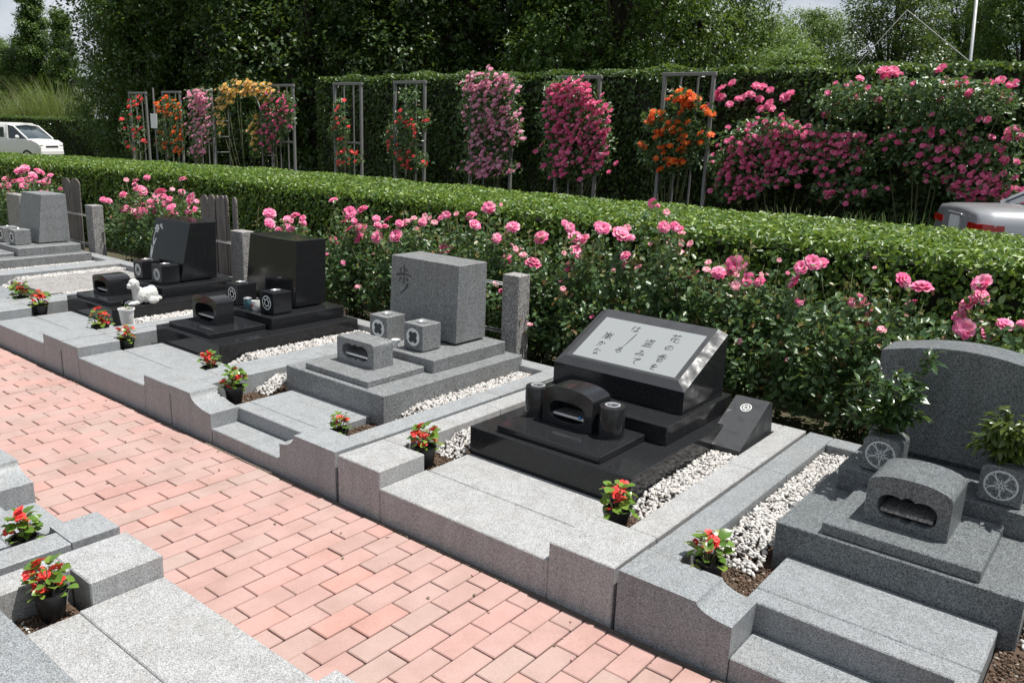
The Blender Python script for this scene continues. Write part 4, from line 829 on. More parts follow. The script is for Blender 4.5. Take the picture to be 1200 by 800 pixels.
# ------------------------------------------------------------------ clipped hedges
def hedge(name, label, xs, yf, yb, zt, z0, size, dens, mat, seed, near=True, back=False, wob=.03, edge=.10, ends=(True, True), tops=1.2):
    """yf, yb, zt, z0 are functions of x; leaves over front, top (and ends) of a solid dark core, added to block the light"""
    r = np.random.default_rng(seed); x0, x1 = xs; L = x1-x0; C = []; N = []
    W = lambda x, y, z: wob*(np.sin(x*2.1+seed)*np.cos(z*3+x)+.7*np.sin(x*5.3+z*4+y*3))
    f = np.vectorize
    h = zt((x0+x1)/2)-z0((x0+x1)/2); n = int(L*h*dens); x = r.uniform(x0, x1, n); u = r.uniform(0, 1, n); z = f(z0)(x)+(f(zt)(x)-f(z0)(x))*u
    C.append(np.stack([x, f(yf)(x)+W(x, 0, z)+np.abs(r.normal(0, .045, n))-.02, z], 1)); N.append(np.tile([0, -.75, .45], (n, 1)))
    d = yb((x0+x1)/2)-yf((x0+x1)/2); n = int(L*d*dens*tops); x = r.uniform(x0, x1, n); v = r.uniform(0, 1, n); y = f(yf)(x)+(f(yb)(x)-f(yf)(x))*v
    rnd_edge = edge*(np.clip(1-v/.12, 0, 1)**2)
    C.append(np.stack([x, y, f(zt)(x)+W(x, y, 0)*.8-rnd_edge-np.abs(r.normal(0, .035, n))+.025, ], 1)); N.append(np.tile([0, -.25, .95], (n, 1)))
    for e, s in ((x0, -1), (x1, 1)):
        n = int(h*d*dens); y = yf(e)+d*r.uniform(0, 1, n); z = z0(e)+h*r.uniform(0, 1, n); C.append(np.stack([e-s*np.abs(r.normal(0, .05, n)), y, z], 1)); N.append(np.tile([.8*s, -.2, .5], (n, 1)))
    C = np.concatenate(C); N = unit(np.concatenate(N)+r.normal(size=C.shape)*.48)
    V, F = leaves(C, N, r.uniform(size*.75, size*1.25, len(C)), .56, .3, near, tipdir=np.array([0, -.3, .9])+r.normal(size=C.shape)*.6, rng=r)
    xm = (x0+x1)/2; base = (xm, (yf(xm)+yb(xm))/2, z0(xm)); t = thing(name, base, label, 'hedge')
    o = link('leaves', np_mesh('leaves', V-np.array(base), F, mat), t); o['kind'] = 'stuff'
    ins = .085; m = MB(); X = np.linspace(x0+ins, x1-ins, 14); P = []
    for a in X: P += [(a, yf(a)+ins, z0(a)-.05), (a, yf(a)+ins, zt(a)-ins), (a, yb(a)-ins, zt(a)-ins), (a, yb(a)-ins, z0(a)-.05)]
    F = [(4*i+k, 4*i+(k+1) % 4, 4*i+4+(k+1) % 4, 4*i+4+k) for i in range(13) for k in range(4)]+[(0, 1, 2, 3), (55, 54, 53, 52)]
    m.add(P, F).build('light_block_core', CORE_DARK, t)  # solid dark fill in place of twigs, added to block light
    return t
lf = lambda x: max(0., -8-x)
hedge('clipped_hedge', 'low clipped green hedge running behind the rose bushes', (-15.5, 3.6), lambda x: 2.86-.10*lf(x), lambda x: 4.35-.10*lf(x), lambda x: 1.115-.012*lf(x), lambda x: .05, .045, 2300, LEAF_HEDGE, 21, wob=.012, edge=.05)
hedge('tall_hedge', 'tall dark clipped hedge behind the rose trellises', (-15.3, 5.5), lambda x: 10.75, lambda x: 12.2, lambda x: 2.84, lambda x: -.1, .085, 620, LEAF_BACKH, 33, wob=.06)
p0 = at(-60, 150, D=56); p1 = at(160, 150, D=50)
sl_ = (p1[1]-p0[1])/(p1[0]-p0[0]); hy = lambda x: p0[1]+(x-p0[0])*sl_
hedge('far_hedge', 'low dark hedge behind the white van', (min(p0[0], p1[0]), max(p0[0], p1[0])+2.5), hy, lambda x: hy(x)+1.5, lambda x: 1.62, lambda x: -.45, .11, 330, LEAF_BACKH, 35, near=False, wob=.06)
# ------------------------------------------------------------------ trellises and climbing roses
GREYWOOD = plain('grey_trellis_paint', (.20, .20, .19), .7, vary=.2, scale=20)
TY = 10.2
def trellis(label, px0, px1, pyt, top=None):
    a = at(px0, pyt, Y=TY); b = at(px1, pyt, Y=TY); x0, x1, z1 = a[0], b[0], (a[2]+b[2])/2; zb = gz(x0)-.06
    t = thing('trellis', ((x0+x1)/2, TY, zb), label, 'trellis', 'grey rose trellises along the tall hedge'); q = .055
    for x in (x0+q/2, x1-q/2): MB().box(x-q/2, x+q/2, TY-q/2, TY+q/2, zb, z1-q-.001, .004).build('post', GREYWOOD, t)
    MB().box(x0-.015, x1+.015, TY-q/2-.003, TY+q/2+.003, z1-q, z1, .004).build('top_rail', GREYWOOD, t)
    for z in (zb+.45, zb+(z1-zb)*.52): MB().box(x0+q+.001, x1-q-.001, TY-.018, TY+.018, z, z+.045, .003).build('cross_rail', GREYWOOD, t)
    for k in (1, 2):
        x = x0+(x1-x0)*k/3; MB().box(x-.014, x+.014, TY-.012+.031, TY+.012+.031, zb, z1-q-.001, .003).build('slat', GREYWOOD, t)
    return t
def rose_blob_mesh(P, D, mat, seed):
    """small blooms as faceted petal bowls"""
    r = np.random.default_rng(seed); Vs = []; Fs = []; n = 0
    for p, d in zip(P, D):
        R = np.array(Matrix.Rotation(r.uniform(0, 6.28), 3, 'Z') @ Matrix.Rotation(r.uniform(-.7, .7), 3, 'X')); R = R.T
        tilt = np.array(Vector((r.uniform(-.6, .6), r.uniform(-1.3, -.55), .85)).normalized().to_track_quat('Z', 'Y').to_matrix())
        for ring, (m, rad, hgt) in enumerate(((6, 1., .0), (5, .62, .35))):
            a = np.arange(m)*2*math.pi/m+r.uniform(0, 6)
            for k in range(m):
                u = np.array([math.cos(a[k]), math.sin(a[k]), 0]); v = np.array([-u[1], u[0], 0]); o_ = rad*d/2
                q = np.array([u*o_*.08+[0, 0, hgt*d*.3], u*o_*.75-v*o_*.52+[0, 0, hgt*d*.3+.16*d], u*o_*1.05+[0, 0, hgt*d*.5+.02*d], u*o_*.75+v*o_*.52+[0, 0, hgt*d*.3+.16*d]])
                Vs.append(q@tilt.T+p); Fs.append([n, n+1, n+2, n+3]); n += 4
    return np_mesh('blooms', np.concatenate(Vs), np.array(Fs), mat)
def climber(label, boxes, petal, bloom_d, nleaf, seed, depth=(9.92, 10.3), extra=None, leafmat=None, rot_leaf=.075, name='climbing_rose'):
    """boxes: (cx, cy, rx, ry, blooms) pixel ellipses, projected to the trellis line"""
    r = np.random.default_rng(seed); P = []; Lf = []
    A = sum(b[2]*b[3] for b in boxes)
    for cx, cy, rx, ry, nb in boxes:
        for k in range(int(nb*1.3)):
            a = r.uniform(0, 6.28); q = r.uniform(.0, 1.)**.55*(1.28 if r.uniform() < .12 else 1); c = r.normal(size=2)*.10
            P.append(at(cx+rx*q*math.cos(a)+c[0]*rx, cy+ry*q*math.sin(a)+c[1]*ry, Y=r.uniform(depth[0]-.05, depth[0]+.07)))
        for k in range(int(nleaf*rx*ry/A)):
            a = r.uniform(0, 6.28); q = r.uniform(0, 1.1)**.5*(1.25 if r.uniform() < .12 else 1); Lf.append(at(cx+rx*q*math.cos(a), cy+ry*q*math.sin(a), Y=(r.uniform(depth[0]-.03, depth[0]+.06) if k % 5 == 0 else r.uniform(depth[0]+.08, depth[1])))+r.normal(size=3)*.03)
    P = np.array(P); Lf = np.array(Lf); xm = Lf[:, 0].mean(); base = np.array([xm, TY-.06, gz(xm)-.06])
    ne = 0 if extra is None else len(extra)
    if ne: P = np.concatenate([P, extra])
    t = thing(name, tuple(base), label, 'climbing rose', 'climbing roses on trellises and hedge')
    N = unit(np.array([0, -.5, .7])+r.normal(size=Lf.shape)*.6); V, F = leaves(Lf-base, N, r.uniform(rot_leaf*.7, rot_leaf*1.2, len(Lf)), .6, .2, True, rng=r)
    o = link('leaves', np_mesh('leaves', V, F, leafmat or LEAF_ROSE), t); o['kind'] = 'stuff'
    o = link('blooms', rose_blob_mesh(P-base, np.concatenate([r.uniform(.7, 1.25, len(P)-ne)*bloom_d, r.uniform(.13, .19, ne)]), petal, seed), t); o['kind'] = 'stuff'
    c = MB()
    for k in range(9):
        e = Lf[r.integers(len(Lf))]-base; c.tube([(r.uniform(-.12, .12), r.uniform(-.04, .04), 0), (e[0]*.6, e[1]*.5, e[2]*.5), tuple(e)], .013, 5, .005)
    link('canes', c.mesh('canes', STEMG, True), t)
trellis('grey trellis at the left end of the row, with sparse red roses', 151, 171, 108)
trellis('grey trellis behind the scarlet climbing rose', 190, 211, 107)
trellis('grey trellis behind the small mauve climbing rose', 224, 248, 105)
trellis('grey trellis right of the yellow rose arch', 316, 344, 99)
trellis('nearly bare grey trellis at the left end of the tall hedge', 391, 424, 97)
trellis('grey trellis with sparse pale roses, second at the tall hedge', 462, 499, 95)
trellis('grey trellis covered by mauve-pink roses', 552, 603, 91)
trellis('grey trellis covered by bright pink roses', 655, 705, 89)
trellis('grey trellis with orange-red roses', 778, 839, 85)
climber('sparse red climbing rose at the left end of the trellis row', [(160, 118, 8, 8, 6), (152, 150, 12, 28, 12), (165, 160, 8, 22, 4)], PETAL_RED, .13, 500, 1)
climber('scarlet climbing rose beside the white sign', [(196, 124, 15, 10, 26), (200, 150, 16, 18, 14), (200, 168, 18, 14, 14), (212, 132, 8, 6, 6)], PETAL_ORANGE, .105, 1400, 2)
climber('small mauve climbing rose left of the yellow arch', [(233, 118, 15, 14, 70), (234, 150, 13, 26, 70), (230, 178, 10, 8, 12)], PETAL_MAUVE, .10, 1200, 3)
climber('yellow climbing rose forming an arch', [(286, 104, 31, 9, 85), (266, 115, 10, 13, 22), (308, 115, 10, 8, 12), (256, 140, 6, 22, 16), (296, 150, 8, 18, 12), (300, 172, 7, 14, 5)], PETAL_YELLOW, .11, 1800, 4, leafmat=LEAF_BACKH)
climber('dark red climbing rose right of the yellow arch', [(326, 122, 18, 14, 26), (318, 148, 16, 20, 26), (335, 135, 10, 20, 10), (312, 165, 8, 16, 8)], PETAL_ROSE, .095, 1700, 5)
climber('sparse red rose at the foot of the nearly bare trellis', [(398, 130, 8, 14, 5), (398, 155, 12, 18, 4), (408, 185, 16, 10, 12), (394, 145, 5, 8, 4)], PETAL_RED, .095, 900, 6)
climber('sparse red and white rose on the second trellis', [(484, 140, 20, 14, 8), (470, 165, 18, 26, 16), (484, 188, 18, 12, 12), (480, 112, 12, 9, 0)], PETAL_RED, .085, 1700, 7)
climber('dense mauve-pink climbing rose on the tall hedge', [(574, 100, 32, 16, 95), (572, 130, 32, 28, 80), (582, 145, 28, 14, 45), (570, 172, 26, 20, 40), (572, 196, 34, 11, 60), (600, 160, 12, 12, 10)], PETAL_MAUVE, .088, 4200, 8)
climber('dense bright pink climbing rose on the tall hedge', [(665, 108, 26, 16, 65), (662, 140, 28, 30, 70), (700, 140, 14, 26, 38), (675, 180, 38, 28, 62), (690, 165, 26, 20, 26), (650, 198, 16, 10, 12)], PETAL_ROSE, .105, 4600, 9)
climber('orange-red climbing rose on its trellis', [(803, 118, 18, 12, 20), (770, 142, 16, 12, 10), (800, 160, 30, 20, 18), (785, 185, 30, 16, 14), (830, 130, 8, 6, 4), (752, 172, 6, 5, 4)], PETAL_ORANGE, .115, 2800, 10)
BIG = [(138,313),(175,293),(112,335),(138,345),(165,368),(195,348),(215,345),(238,335),(258,303),(278,308),(308,318),(270,350),(305,365),(310,382),(378,330),(360,345),(275,385),(95,372),(118,340)]
BIG2 = [(585,300),(623,277),(718,272),(740,250),(760,265),(545,370),(507,403),(600,350),(910,243),(922,290),(962,297),(985,288),(1075,295),(1118,283),(1160,298),(1045,325),(1140,348),(705,250),(1090,300),(1115,325)]
ex = lambda L: np.array([at(800+x/3, y/3, Y=10.45) for x, y in L for _ in (0,)])
climber('wide pink climbing rose covering the tall hedge right of the orange rose', [(905, 165, 50, 24, 85), (885, 195, 52, 26, 95), (950, 168, 60, 20, 70), (985, 190, 38, 24, 32), (865, 222, 30, 12, 26), (990, 222, 40, 14, 16)], PETAL_ROSE, .088, 7500, 12, (9.98, 10.50), ex(BIG), LEAF_ROSE, .08)
climber('sparser pink climbing rose on the tall hedge behind the silver car', [(1090, 170, 60, 26, 26), (1130, 195, 66, 26, 40), (1150, 222, 40, 14, 40), (1190, 160, 12, 12, 6), (1100, 120, 90, 26, 8), (1000, 118, 40, 22, 3)], PETAL_ROSE, .095, 7500, 13, (9.98, 10.50), ex(BIG2), LEAF_ROSE, .08)
# arch hoop and sign
a, b = at(262, 185, Y=TY), at(316, 185, Y=TY); zt_ = at(290, 100, Y=TY)[2]; xm, hw = (a[0]+b[0])/2, (b[0]-a[0])/2; zb = gz(xm)-.06
t = thing('garden_arch', (xm, TY, zb), 'metal garden arch under the yellow roses', 'garden arch')
for dy in (-.2, .2):
    pts = [(xm-hw, TY+dy, zb), (xm-hw, TY+dy, zt_-hw*.7)]+[(xm-hw*math.cos(q), TY+dy, zt_-hw*.7+hw*.7*math.sin(q)) for q in np.linspace(.2, math.pi-.2, 9)]+[(xm+hw, TY+dy, zt_-hw*.7), (xm+hw, TY+dy, zb)]
    MB().tube(pts, .02, 6).build('hoop', GREYWOOD, t, smooth=True)
for k in range(5):
    z = zb+.4+k*.4
    for s in (-1, 1): MB().tube([(xm+s*hw, TY-.2, z), (xm+s*hw, TY+.2, z)], .012, 5).build('rung', GREYWOOD, t, smooth=True)
p = at(181, 142, Y=10.0); t = thing('small_sign', (p[0], 10.0, gz(p[0])-.06), 'small white sign on a stake beside the scarlet rose', 'sign')
MB().box(p[0]-.02, p[0]+.02, 10.0, 10.04, gz(p[0])-.06, p[2]+.9, .003).build('stake', GREYWOOD, t); MB().box(p[0]-.17, p[0]+.17, 9.975, 9.998, p[2]-.2, p[2]+.2, .004).build('sign_board', WHITECER, t)
# ------------------------------------------------------------------ trees
def tree_mesh(seed, H, R, z_low, n, leaf, nblob, shape='broad', spray=9, near=False):
    """unit-scale tree: limbs and leaf sprays grouped in uneven clumps"""
    r = np.random.default_rng(seed); tr = MB(); C = []; N = []
    tr.tube([(0, 0, -.3), (r.uniform(-.15, .15), r.uniform(-.15, .15), H*.3), (r.uniform(-.3, .3), r.uniform(-.3, .3), H*.62), (r.uniform(-.3, .3), r.uniform(-.3, .3), H*.92)], H*.028, 9, H*.006)
    for b in range(nblob):
        u = (b+.5)/nblob; z = z_low+(H-z_low)*u*.97
        if shape == 'broad': prof = math.sin(math.pi*min(1, .14+.80*u))**.6
        elif shape == 'cone': prof = max(.10, (1-u)**.8)
        else: prof = math.sin(math.pi*min(1, .08+.86*u))**.5
        a = b*2.4+r.uniform(-.4, .4); rad = R*prof*r.uniform(.25, .85); c = np.array([rad*math.cos(a), rad*math.sin(a), z]); br = R*r.uniform(.26, .46)*(.6+.4*prof)
        if shape == 'cone': br *= .75
        tr.tube([(0, 0, max(.3, z*.55)), (c[0]*.5, c[1]*.5, z*.8+.1), tuple(c*np.array([1, 1, 1.0]))], H*.010, 6, H*.0028)
        m = int(n/nblob/spray)
        d = unit(r.normal(size=(m, 3))); q = r.uniform(.25, 1, m)[:, None]**.45; s = c+d*q*br*np.array([1.15, 1.15, .72])
        ax = unit(d*np.array([1, 1, .35])+r.normal(size=(m, 3))*.4)
        for k in range(spray):
            C.append(s+ax*(k/spray-.4)*leaf*3.6+r.normal(size=(m, 3))*leaf*.55); N.append(np.array([0, 0, .8])+d*.45+r.normal(size=(m, 3))*.45)
    C = np.concatenate(C); N = np.concatenate(N); V, F = leaves(C, N, r.uniform(leaf*.7, leaf*1.3, len(C)), .55, .2, near, rng=r)
    return tr, V, F
def tree_kind(seed, H, R, zl, n, leaf, nb, mat, shape='broad'):
    tr, V, F = tree_mesh(seed, H, R, zl, n, leaf, nb, shape); return tr.mesh('trunk', BARK, True), np_mesh('crown', V, F, mat)
K = {'dark': tree_kind(1, 10, 3.6, .5, 46000, .15, 42, LEAF_TDARK), 'dark2': tree_kind(2, 10, 3.6, .8, 46000, .14, 36, LEAF_TDARK), 'mid': tree_kind(3, 10, 3.4, .6, 66000, .13, 38, LEAF_TMID),
     'pale': tree_kind(4, 6.5, 2.9, .3, 60000, .13, 30, LEAF_TPALE, 'round'), 'cone': tree_kind(5, 10, 2.1, .5, 44000, .15, 34, LEAF_TMID, 'cone')}
def tree(kind, label, px, D, s, rz, name, sz=None, cat='tree', group='trees beyond the tall hedge'):
    p = at(px, 150, D=D); t = thing(name, (p[0], p[1], gz(p[0])-.06), label, cat, group, rz); tm, cm = K[kind]
    o = link('trunk', tm, t); o.scale = (s, s, sz or s); o = link('crown', cm, t); o.scale = (s, s, sz or s); return t
for kind, label, px, D, s, sz, nm in (
    ('mid', 'distant round green tree at the left picture edge', -8, 84, 1.05, .85, 'broadleaf_tree'), ('cone', 'tall conifer with pointed tip against the sky at upper left', 49, 64, .98, 1.17, 'conifer_tree'), ('cone', 'shorter conifer right of the pointed conifer', 82, 62, .95, .88, 'conifer_tree'), ('mid', 'bushy tree below the pointed conifer', 18, 66, .85, .66, 'broadleaf_tree'),
    ('mid', 'big rounded green tree right of the conifers', 166, 33, .66, 1.0, 'broadleaf_tree'), ('dark', 'dark tree behind the scarlet roses', 205, 33, .95, 1.1, 'broadleaf_tree'), ('dark2', 'dark tree behind the yellow rose arch', 285, 30, .95, 1.1, 'broadleaf_tree'), ('dark', 'dark tree above the nearly bare trellis', 372, 28, .95, 1.1, 'broadleaf_tree'),
    ('dark2', 'dark tree above the second trellis', 455, 27, .95, 1.1, 'broadleaf_tree'), ('dark', 'dark tree above the mauve-pink rose', 545, 26, .92, 1.1, 'broadleaf_tree'), ('dark2', 'dark tree above the bright pink rose', 635, 26, .9, 1.1, 'broadleaf_tree'), ('mid', 'lighter leafy tree left of the orange rose', 715, 24, .85, 1.0, 'broadleaf_tree'),
    ('dark2', 'dark tree above the orange rose', 800, 27, .72, 1.0, 'broadleaf_tree'),
    ('dark', 'second-row dark tree filling the gap at left centre', 330, 39, 1.15, 1.25, 'broadleaf_tree'), ('dark', 'second-row dark tree filling the gap at centre', 500, 37, 1.15, 1.25, 'broadleaf_tree'), ('dark', 'second-row dark tree filling the gap right of centre', 670, 37, 1.15, 1.2, 'broadleaf_tree'), ('dark2', 'second-row dark tree behind the rounded green tree', 205, 44, 1.0, 1.2, 'broadleaf_tree'),
    ('pale', 'pale green bushy tree left of the guy ropes', 855, 34, .98, 1.0, 'broadleaf_tree'), ('pale', 'pale green lower tree under the guy ropes', 915, 30, .80, .72, 'broadleaf_tree'), ('mid', 'green tree with uneven top left of the dark rope tree', 945, 44, .8, .80, 'broadleaf_tree'),
    ('dark2', 'dark tree holding the guy ropes', 1035, 31, .62, .72, 'broadleaf_tree'), ('mid', 'green tree behind the slanting pole', 1118, 37, .68, .86, 'broadleaf_tree'), ('mid', 'green tree at the right picture edge', 1190, 33, .70, .88, 'broadleaf_tree'), ('dark2', 'low dark tree between the rope tree and the pole', 1085, 45, .7, .66, 'broadleaf_tree'), ('pale', 'pale tree low behind the pole', 1150, 46, .9, .9, 'broadleaf_tree'), ('dark', 'low dark tree behind the pale bushy trees', 985, 50, .8, .66, 'broadleaf_tree'), ('mid', 'green tree behind the dark tree above the orange rose', 880, 52, .9, .86, 'broadleaf_tree')):
    tree(kind, label, px, D, s, px*.7, nm, sz)
# tall reeds at the left
r = np.random.default_rng(77)
def reeds(label, px, D, n, H):
    p = at(px, 150, D=D); base = np.array([p[0], p[1], gz(p[0])-.06]); t = thing('reed_clump', tuple(base), label, 'reeds', 'tall reed clumps at the left'); m = MB()
    V = []; F = []
    for k in range(n):
        a = r.uniform(0, 6.28); q = r.uniform(0, 1)**.5*1.6; b = np.array([q*math.cos(a), q*math.sin(a), 0]); dr = np.array([math.cos(a+r.normal()*.6), math.sin(a+r.normal()*.6), 0]); h = H*r.uniform(.6, 1.1); w = np.array([-dr[1], dr[0], 0])*.03; i = len(V)
        for u in (0, .4, .75, 1): c = b+dr*u*u*h*.33+np.array([0, 0, h*(u-.14*u*u)]); V += [c-w*(1-u*.9), c+w*(1-u*.9)]
        F += [(i+2*j, i+2*j+1, i+2*j+3, i+2*j+2) for j in range(3)]
    o = link('blades', np_mesh('blades', np.array(V), np.array(F), LEAF_REED), t); o['kind'] = 'stuff'
reeds('pale tall reed clump left of the big rounded tree', 74, 58, 800, 4.9); reeds('pale reed clump above the van roof', 40, 59, 600, 4.1); reeds('green reed clump at the left edge above the van', 8, 60, 600, 3.8)
# dry grass and weeds behind the low hedge
def tuft(label, px, py, Y, n, H, W, mat, seed):
    rr = np.random.default_rng(seed); p = at(px, py, Y=Y); base = np.array([p[0], Y, -.05]); t = thing('weed_tuft', tuple(base), label, 'weeds'); V = []; F = []; hh = p[2]+.05
    for k in range(n):
        a = rr.uniform(0, 6.28); q = rr.uniform(0, 1)**.5*W; b = np.array([q*math.cos(a), q*math.sin(a), 0]); dr = np.array([math.cos(a), math.sin(a), 0]); h = hh*rr.uniform(.7, 1.05); w = np.array([-dr[1], dr[0], 0])*.012; i = len(V)
        for u in (0, .5, .85, 1): c = b+dr*u*u*H+np.array([0, 0, h*(u-.10*u*u)]); V += [c-w*(1-u*.9), c+w*(1-u*.9)]
        F += [(i+2*j, i+2*j+1, i+2*j+3, i+2*j+2) for j in range(3)]
    o = link('blades', np_mesh('blades', np.array(V), np.array(F), mat), t); o['kind'] = 'stuff'
tuft('dry yellowish grass tuft behind the low hedge', 955, 238, 5.3, 500, .3, .35, LEAF_REED, 4); tuft('green weeds behind the low hedge left of the silver car', 1062, 240, 5.0, 320, .25, .30, LEAF_TPALE, 5)
# leaning pole and ropes
POLEM = plain('galvanised_pole', (.42, .43, .44), .5, .3)
f0 = at(1136, 82, Y=14); f1 = at(1147, -25, Y=14); g0 = f0+(f0-f1)*((f0[2]+.1)/(f1[2]-f0[2]))
t = thing('leaning_pole', tuple(g0), 'thin pale pole standing behind the tall hedge at the right', 'pole'); MB().tube([tuple(g0), tuple(f1)], .028, 10, .024).build('shaft', POLEM, t, smooth=True); MB().lathe([(.16, 0), (.16, .02), (.07, .03)], tuple(g0), 14).build('base_plate', POLEM, t)
ap = at(1063, 12, Y=23.5)
for lab, q, rad in (('white rope running down right from the dark tree to the tall hedge', (1130, 66, 23.5), .015), ('thin rope running down left from the dark tree', (1000, 80, 23.5), .007)):
    e = at(q[0], q[1], Y=q[2]); e = e+(e-ap)*((e[2]+.05)/(ap[2]-e[2])); t = thing('guy_rope', tuple(e), lab, 'rope', 'guy ropes'); MB().tube([tuple(e), tuple((e+ap)/2-np.array([0, 0, .05])), tuple(ap)], rad, 6).build('rope', ROPEM, t, smooth=True)
# ------------------------------------------------------------------ vehicles
def paint(name, col, metal, rough):
    m, n, l, b = new_mat(name); b.inputs['Base Color'].default_value = (*col, 1); b.inputs['Metallic'].default_value = metal; b.inputs['Roughness'].default_value = rough; b.inputs['Coat Weight'].default_value = .6; b.inputs['Coat Roughness'].default_value = .05; return m
SILVER = paint('silver_car_paint', (.36, .37, .385), .4, .36); VANW = paint('white_car_paint', (.80, .80, .79), 0, .3)
def glassy(name, col, r): m, n, l, b = new_mat(name); b.inputs['Base Color'].default_value = (*col, 1); b.inputs['Roughness'].default_value = r; b.inputs['Coat Weight'].default_value = .5; return m
CARGLASS = glassy('car_window', (.03, .045, .055), .05); TAIL = glassy('red_tail_lamp', (.42, .012, .010), .12); TAILW = glassy('clear_lamp', (.62, .62, .60), .12); TYRE = plain('tyre_rubber', (.02, .02, .02), .8); TRIM = plain('black_trim', (.02, .02, .022), .5)
PLATE = plain('number_plate_white', (.70, .71, .70), .5, vary=.05)
def loft(st, close=True):
    """stations: list of (x, [(y,z)...half profile from bottom centre to top centre]) mirrored to a closed shell"""
    m = MB(); V = []; F = []; n = None
    for x, half in st:
        ring = [(x, y, z) for y, z in half]+[(x, -y, z) for y, z in reversed(half)]; n = len(ring); V += ring
    for i in range(len(st)-1):
        for k in range(n): F.append((i*n+k, i*n+(k+1) % n, (i+1)*n+(k+1) % n, (i+1)*n+k))
    F += [tuple(range(n)), tuple(range(len(V)-1, len(V)-n-1, -1))]; return m.add(V, F)
def local(mb, name, mat, parent, smooth=30): o = link(name, mb.mesh(name, mat, smooth), parent); return o
def wheel(parent, x, y, r=.30, w=.2):
    m = MB(); prof = [(r*.62, -w/2), (r*.94, -w/2), (r, -w*.3), (r, w*.3), (r*.94, w/2), (r*.62, w/2)]
    m.lathe(prof, (0, 0, 0), 24, False); me = m.mesh('wheel', TYRE, 40); o = link('wheel', me, parent, (x, y, r)); o.rotation_euler = (math.pi/2, 0, 0)
    h = MB(); h.lathe([(.0005, -w*.32), (r*.25, -w*.34), (r*.63, -w*.46), (r*.63, w*.46), (r*.25, w*.34), (.0005, w*.32)], (0, 0, 0), 24, False); link('rim', h.mesh('rim', STEEL, 40), o)
# silver sedan, tail towards the camera
rl, rr_ = at(1103, 235, Z=1.04), at(1158, 247.5, Z=1.04); c = (rl+rr_)/2; dv = unit((rr_-rl)[:2]); hd = np.array([-dv[1], dv[0]]); ang = math.atan2(hd[1], hd[0])
car = thing('parked_car', (c[0], c[1], -.045), 'silver sedan seen from its tail behind the low hedge at right', 'car', rz=ang)
def sec(hw, zt, crown=.03): return [(0, .24), (hw*.86, .24), (hw*.97, .38), (hw, .62), (hw*.985, zt-.16), (hw*.93, zt-.05), (hw*.84, zt-.008), (hw*.4, zt+crown*.6), (0, zt+crown)]
local(loft([(-.06, sec(.74, 1.02)), (-.03, sec(.79, 1.065)), (.10, sec(.83, 1.085)), (.55, sec(.85, 1.10)), (1.2, sec(.86, 1.07)), (2.6, sec(.86, 1.02)), (3.3, sec(.85, .98)), (4.1, sec(.80, .84)), (4.42, sec(.68, .68))]), 'body', SILVER, car, 50)
def cab(hw, z0, z1, k=.80): return [(0, z0), (hw, z0), (hw*.93, z0+(z1-z0)*.55), (hw*k, z1-.03), (hw*k*.8, z1), (0, z1+.015)]
local(loft([(.62, cab(.70, 1.06, 1.105)), (1.28, cab(.74, 1.05, 1.44)), (1.55, cab(.74, 1.05, 1.475)), (2.4, cab(.74, 1.03, 1.47)), (2.62, cab(.74, 1.02, 1.43)), (3.35, cab(.72, .95, 1.0))]), 'cabin_glass', CARGLASS, car, 40)
local(loft([(1.27, [(0, 1.452), (.60, 1.428), (.55, 1.47), (0, 1.485)]), (1.55, [(0, 1.47), (.60, 1.45), (.55, 1.497), (0, 1.51)]), (2.4, [(0, 1.47), (.60, 1.45), (.55, 1.492), (0, 1.505)]), (2.62, [(0, 1.43), (.60, 1.41), (.55, 1.45), (0, 1.462)])]), 'roof', SILVER, car, 40)
for s in (-1, 1):
    local(MB().tube([(.66, s*.68, 1.10), (1.28, s*.60, 1.45)], .03, 6), 'rear_pillar', SILVER, car)
    lm = loft([(-.072, [(0, .85), (.15, .85), (.15, .93), (0, .935)]), (-.02, [(0, .845), (.195, .845), (.19, .935), (0, .94)]), (.20, [(.18, .865), (.222, .865), (.215, .925), (.18, .93)])]); o = local(lm, 'tail_lamp', TAIL, car); o.location = (0, s*.612, 0)
local(MB().box(-.075, -.058, -.17, .17, .80, .97, .006), 'number_plate', PLATE, car); local(MB().box(-.082, -.055, -.24, .24, .975, 1.005, .006), 'plate_garnish', STEEL, car)
local(MB().box(-.14, .16, -.80, .80, .34, .58, .05), 'bumper', SILVER, car); local(MB().box(-.066, -.055, -.56, .56, .74, .745, .001), 'lid_seam', TRIM, car)
local(MB().lathe([(.0005, 0), (.018, 0), (.018, .006), (.0005, .007)], (0, 0, 0), 12), 'trunk_lock', STEEL, car); car.children[-1].location = (-.06, -.45, .985); car.children[-1].rotation_euler = (0, -math.pi/2, 0)
for x in (.95, 3.55):
    for s in (-1, 1): wheel(car, x, s*.76)
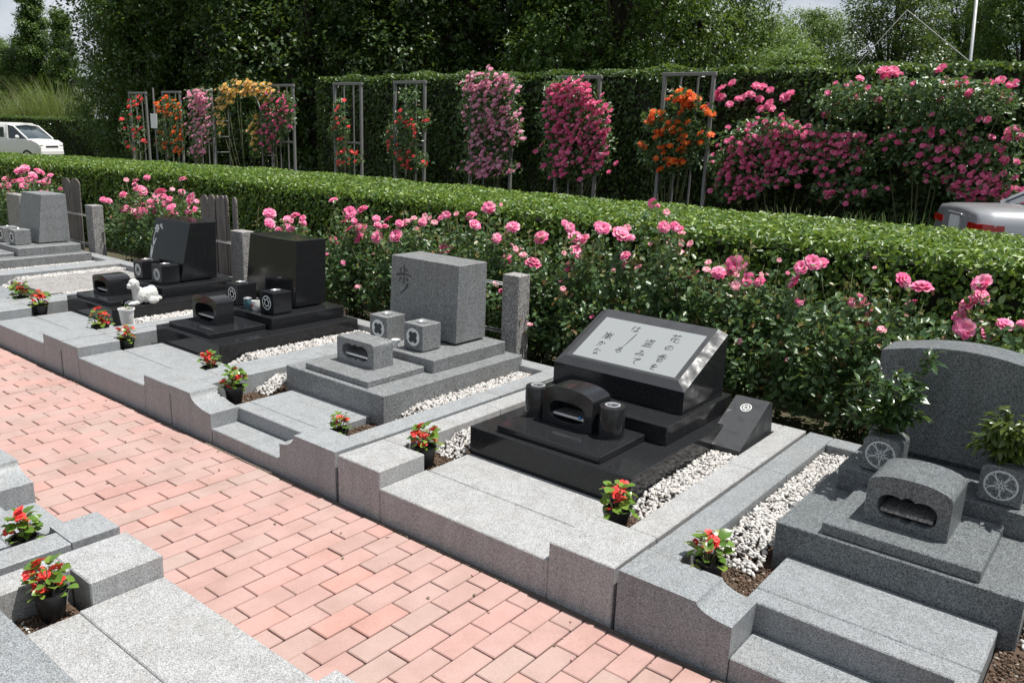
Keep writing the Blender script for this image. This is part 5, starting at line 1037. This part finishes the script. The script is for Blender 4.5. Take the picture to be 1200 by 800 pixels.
# white van at the far left
p = at(40, 160, D=48.0); van = thing('parked_van', (p[0], p[1], gz(p[0])-.045), 'white minivan at the far left behind the low hedge', 'van', rz=.42)
def vs(hw, zt, zb=.3): return [(0, zb), (hw*.9, zb), (hw, zb+.2), (hw, min(zt, 1.05)), (hw*.97, zt-.08), (hw*.9, zt-.01), (0, zt+.01)]
local(loft([(-3.6, vs(.80, 1.75)), (-3.4, vs(.85, 1.82)), (-1.0, vs(.85, 1.84)), (-.75, vs(.85, 1.83))]), 'rear_body', VANW, van, 40)
local(loft([(-.748, vs(.85, 1.12)), (.25, vs(.85, 1.12)), (.62, vs(.84, 1.05)), (.92, vs(.80, .92)), (1.02, vs(.70, .75))]), 'front_body', VANW, van, 40)
local(loft([(-.75, [(0, 1.10), (.80, 1.10), (.74, 1.74), (0, 1.80)]), (-.55, [(0, 1.10), (.80, 1.10), (.74, 1.70), (0, 1.76)]), (.30, [(0, 1.10), (.78, 1.10), (.775, 1.125), (0, 1.14)])]), 'windscreen', CARGLASS, van, 30)
local(loft([(-.76, [(0, 1.80), (.78, 1.74), (.72, 1.81), (0, 1.855)]), (-.42, [(0, 1.74), (.76, 1.67), (.70, 1.74), (0, 1.785)])]), 'roof_front', VANW, van, 30)
for s in (-1, 1):
    local(MB().tube([(.36, s*.80, 1.11), (-.45, s*.755, 1.71)], .035, 6), 'pillar', VANW, van); local(MB().tube([(-.78, s*.835, 1.1), (-.78, s*.79, 1.76)], .05, 6), 'door_pillar', VANW, van)
    local(MB().box(-2.0, -.95, s*.80, s*.853, 1.12, 1.62, .02), 'side_window', CARGLASS, van); local(MB().box(-3.3, -2.15, s*.80, s*.853, 1.12, 1.62, .02), 'side_window', CARGLASS, van)
    local(MB().ellipsoid((-.05, s*.98, 1.17), (.07, .11, .10), 12, 8), 'mirror', VANW, van); local(MB().ellipsoid((.88, s*.60, .82), (.14, .20, .09), 12, 8), 'headlight', TAILW, van)
local(MB().box(.90, 1.03, -.40, .40, .70, .80, .02), 'grille', TRIM, van); local(MB().box(.92, 1.055, -.72, .72, .34, .58, .04), 'front_bumper', VANW, van)
for x in (.30, -2.6):
    for s in (-1, 1): wheel(van, x, s*.75)
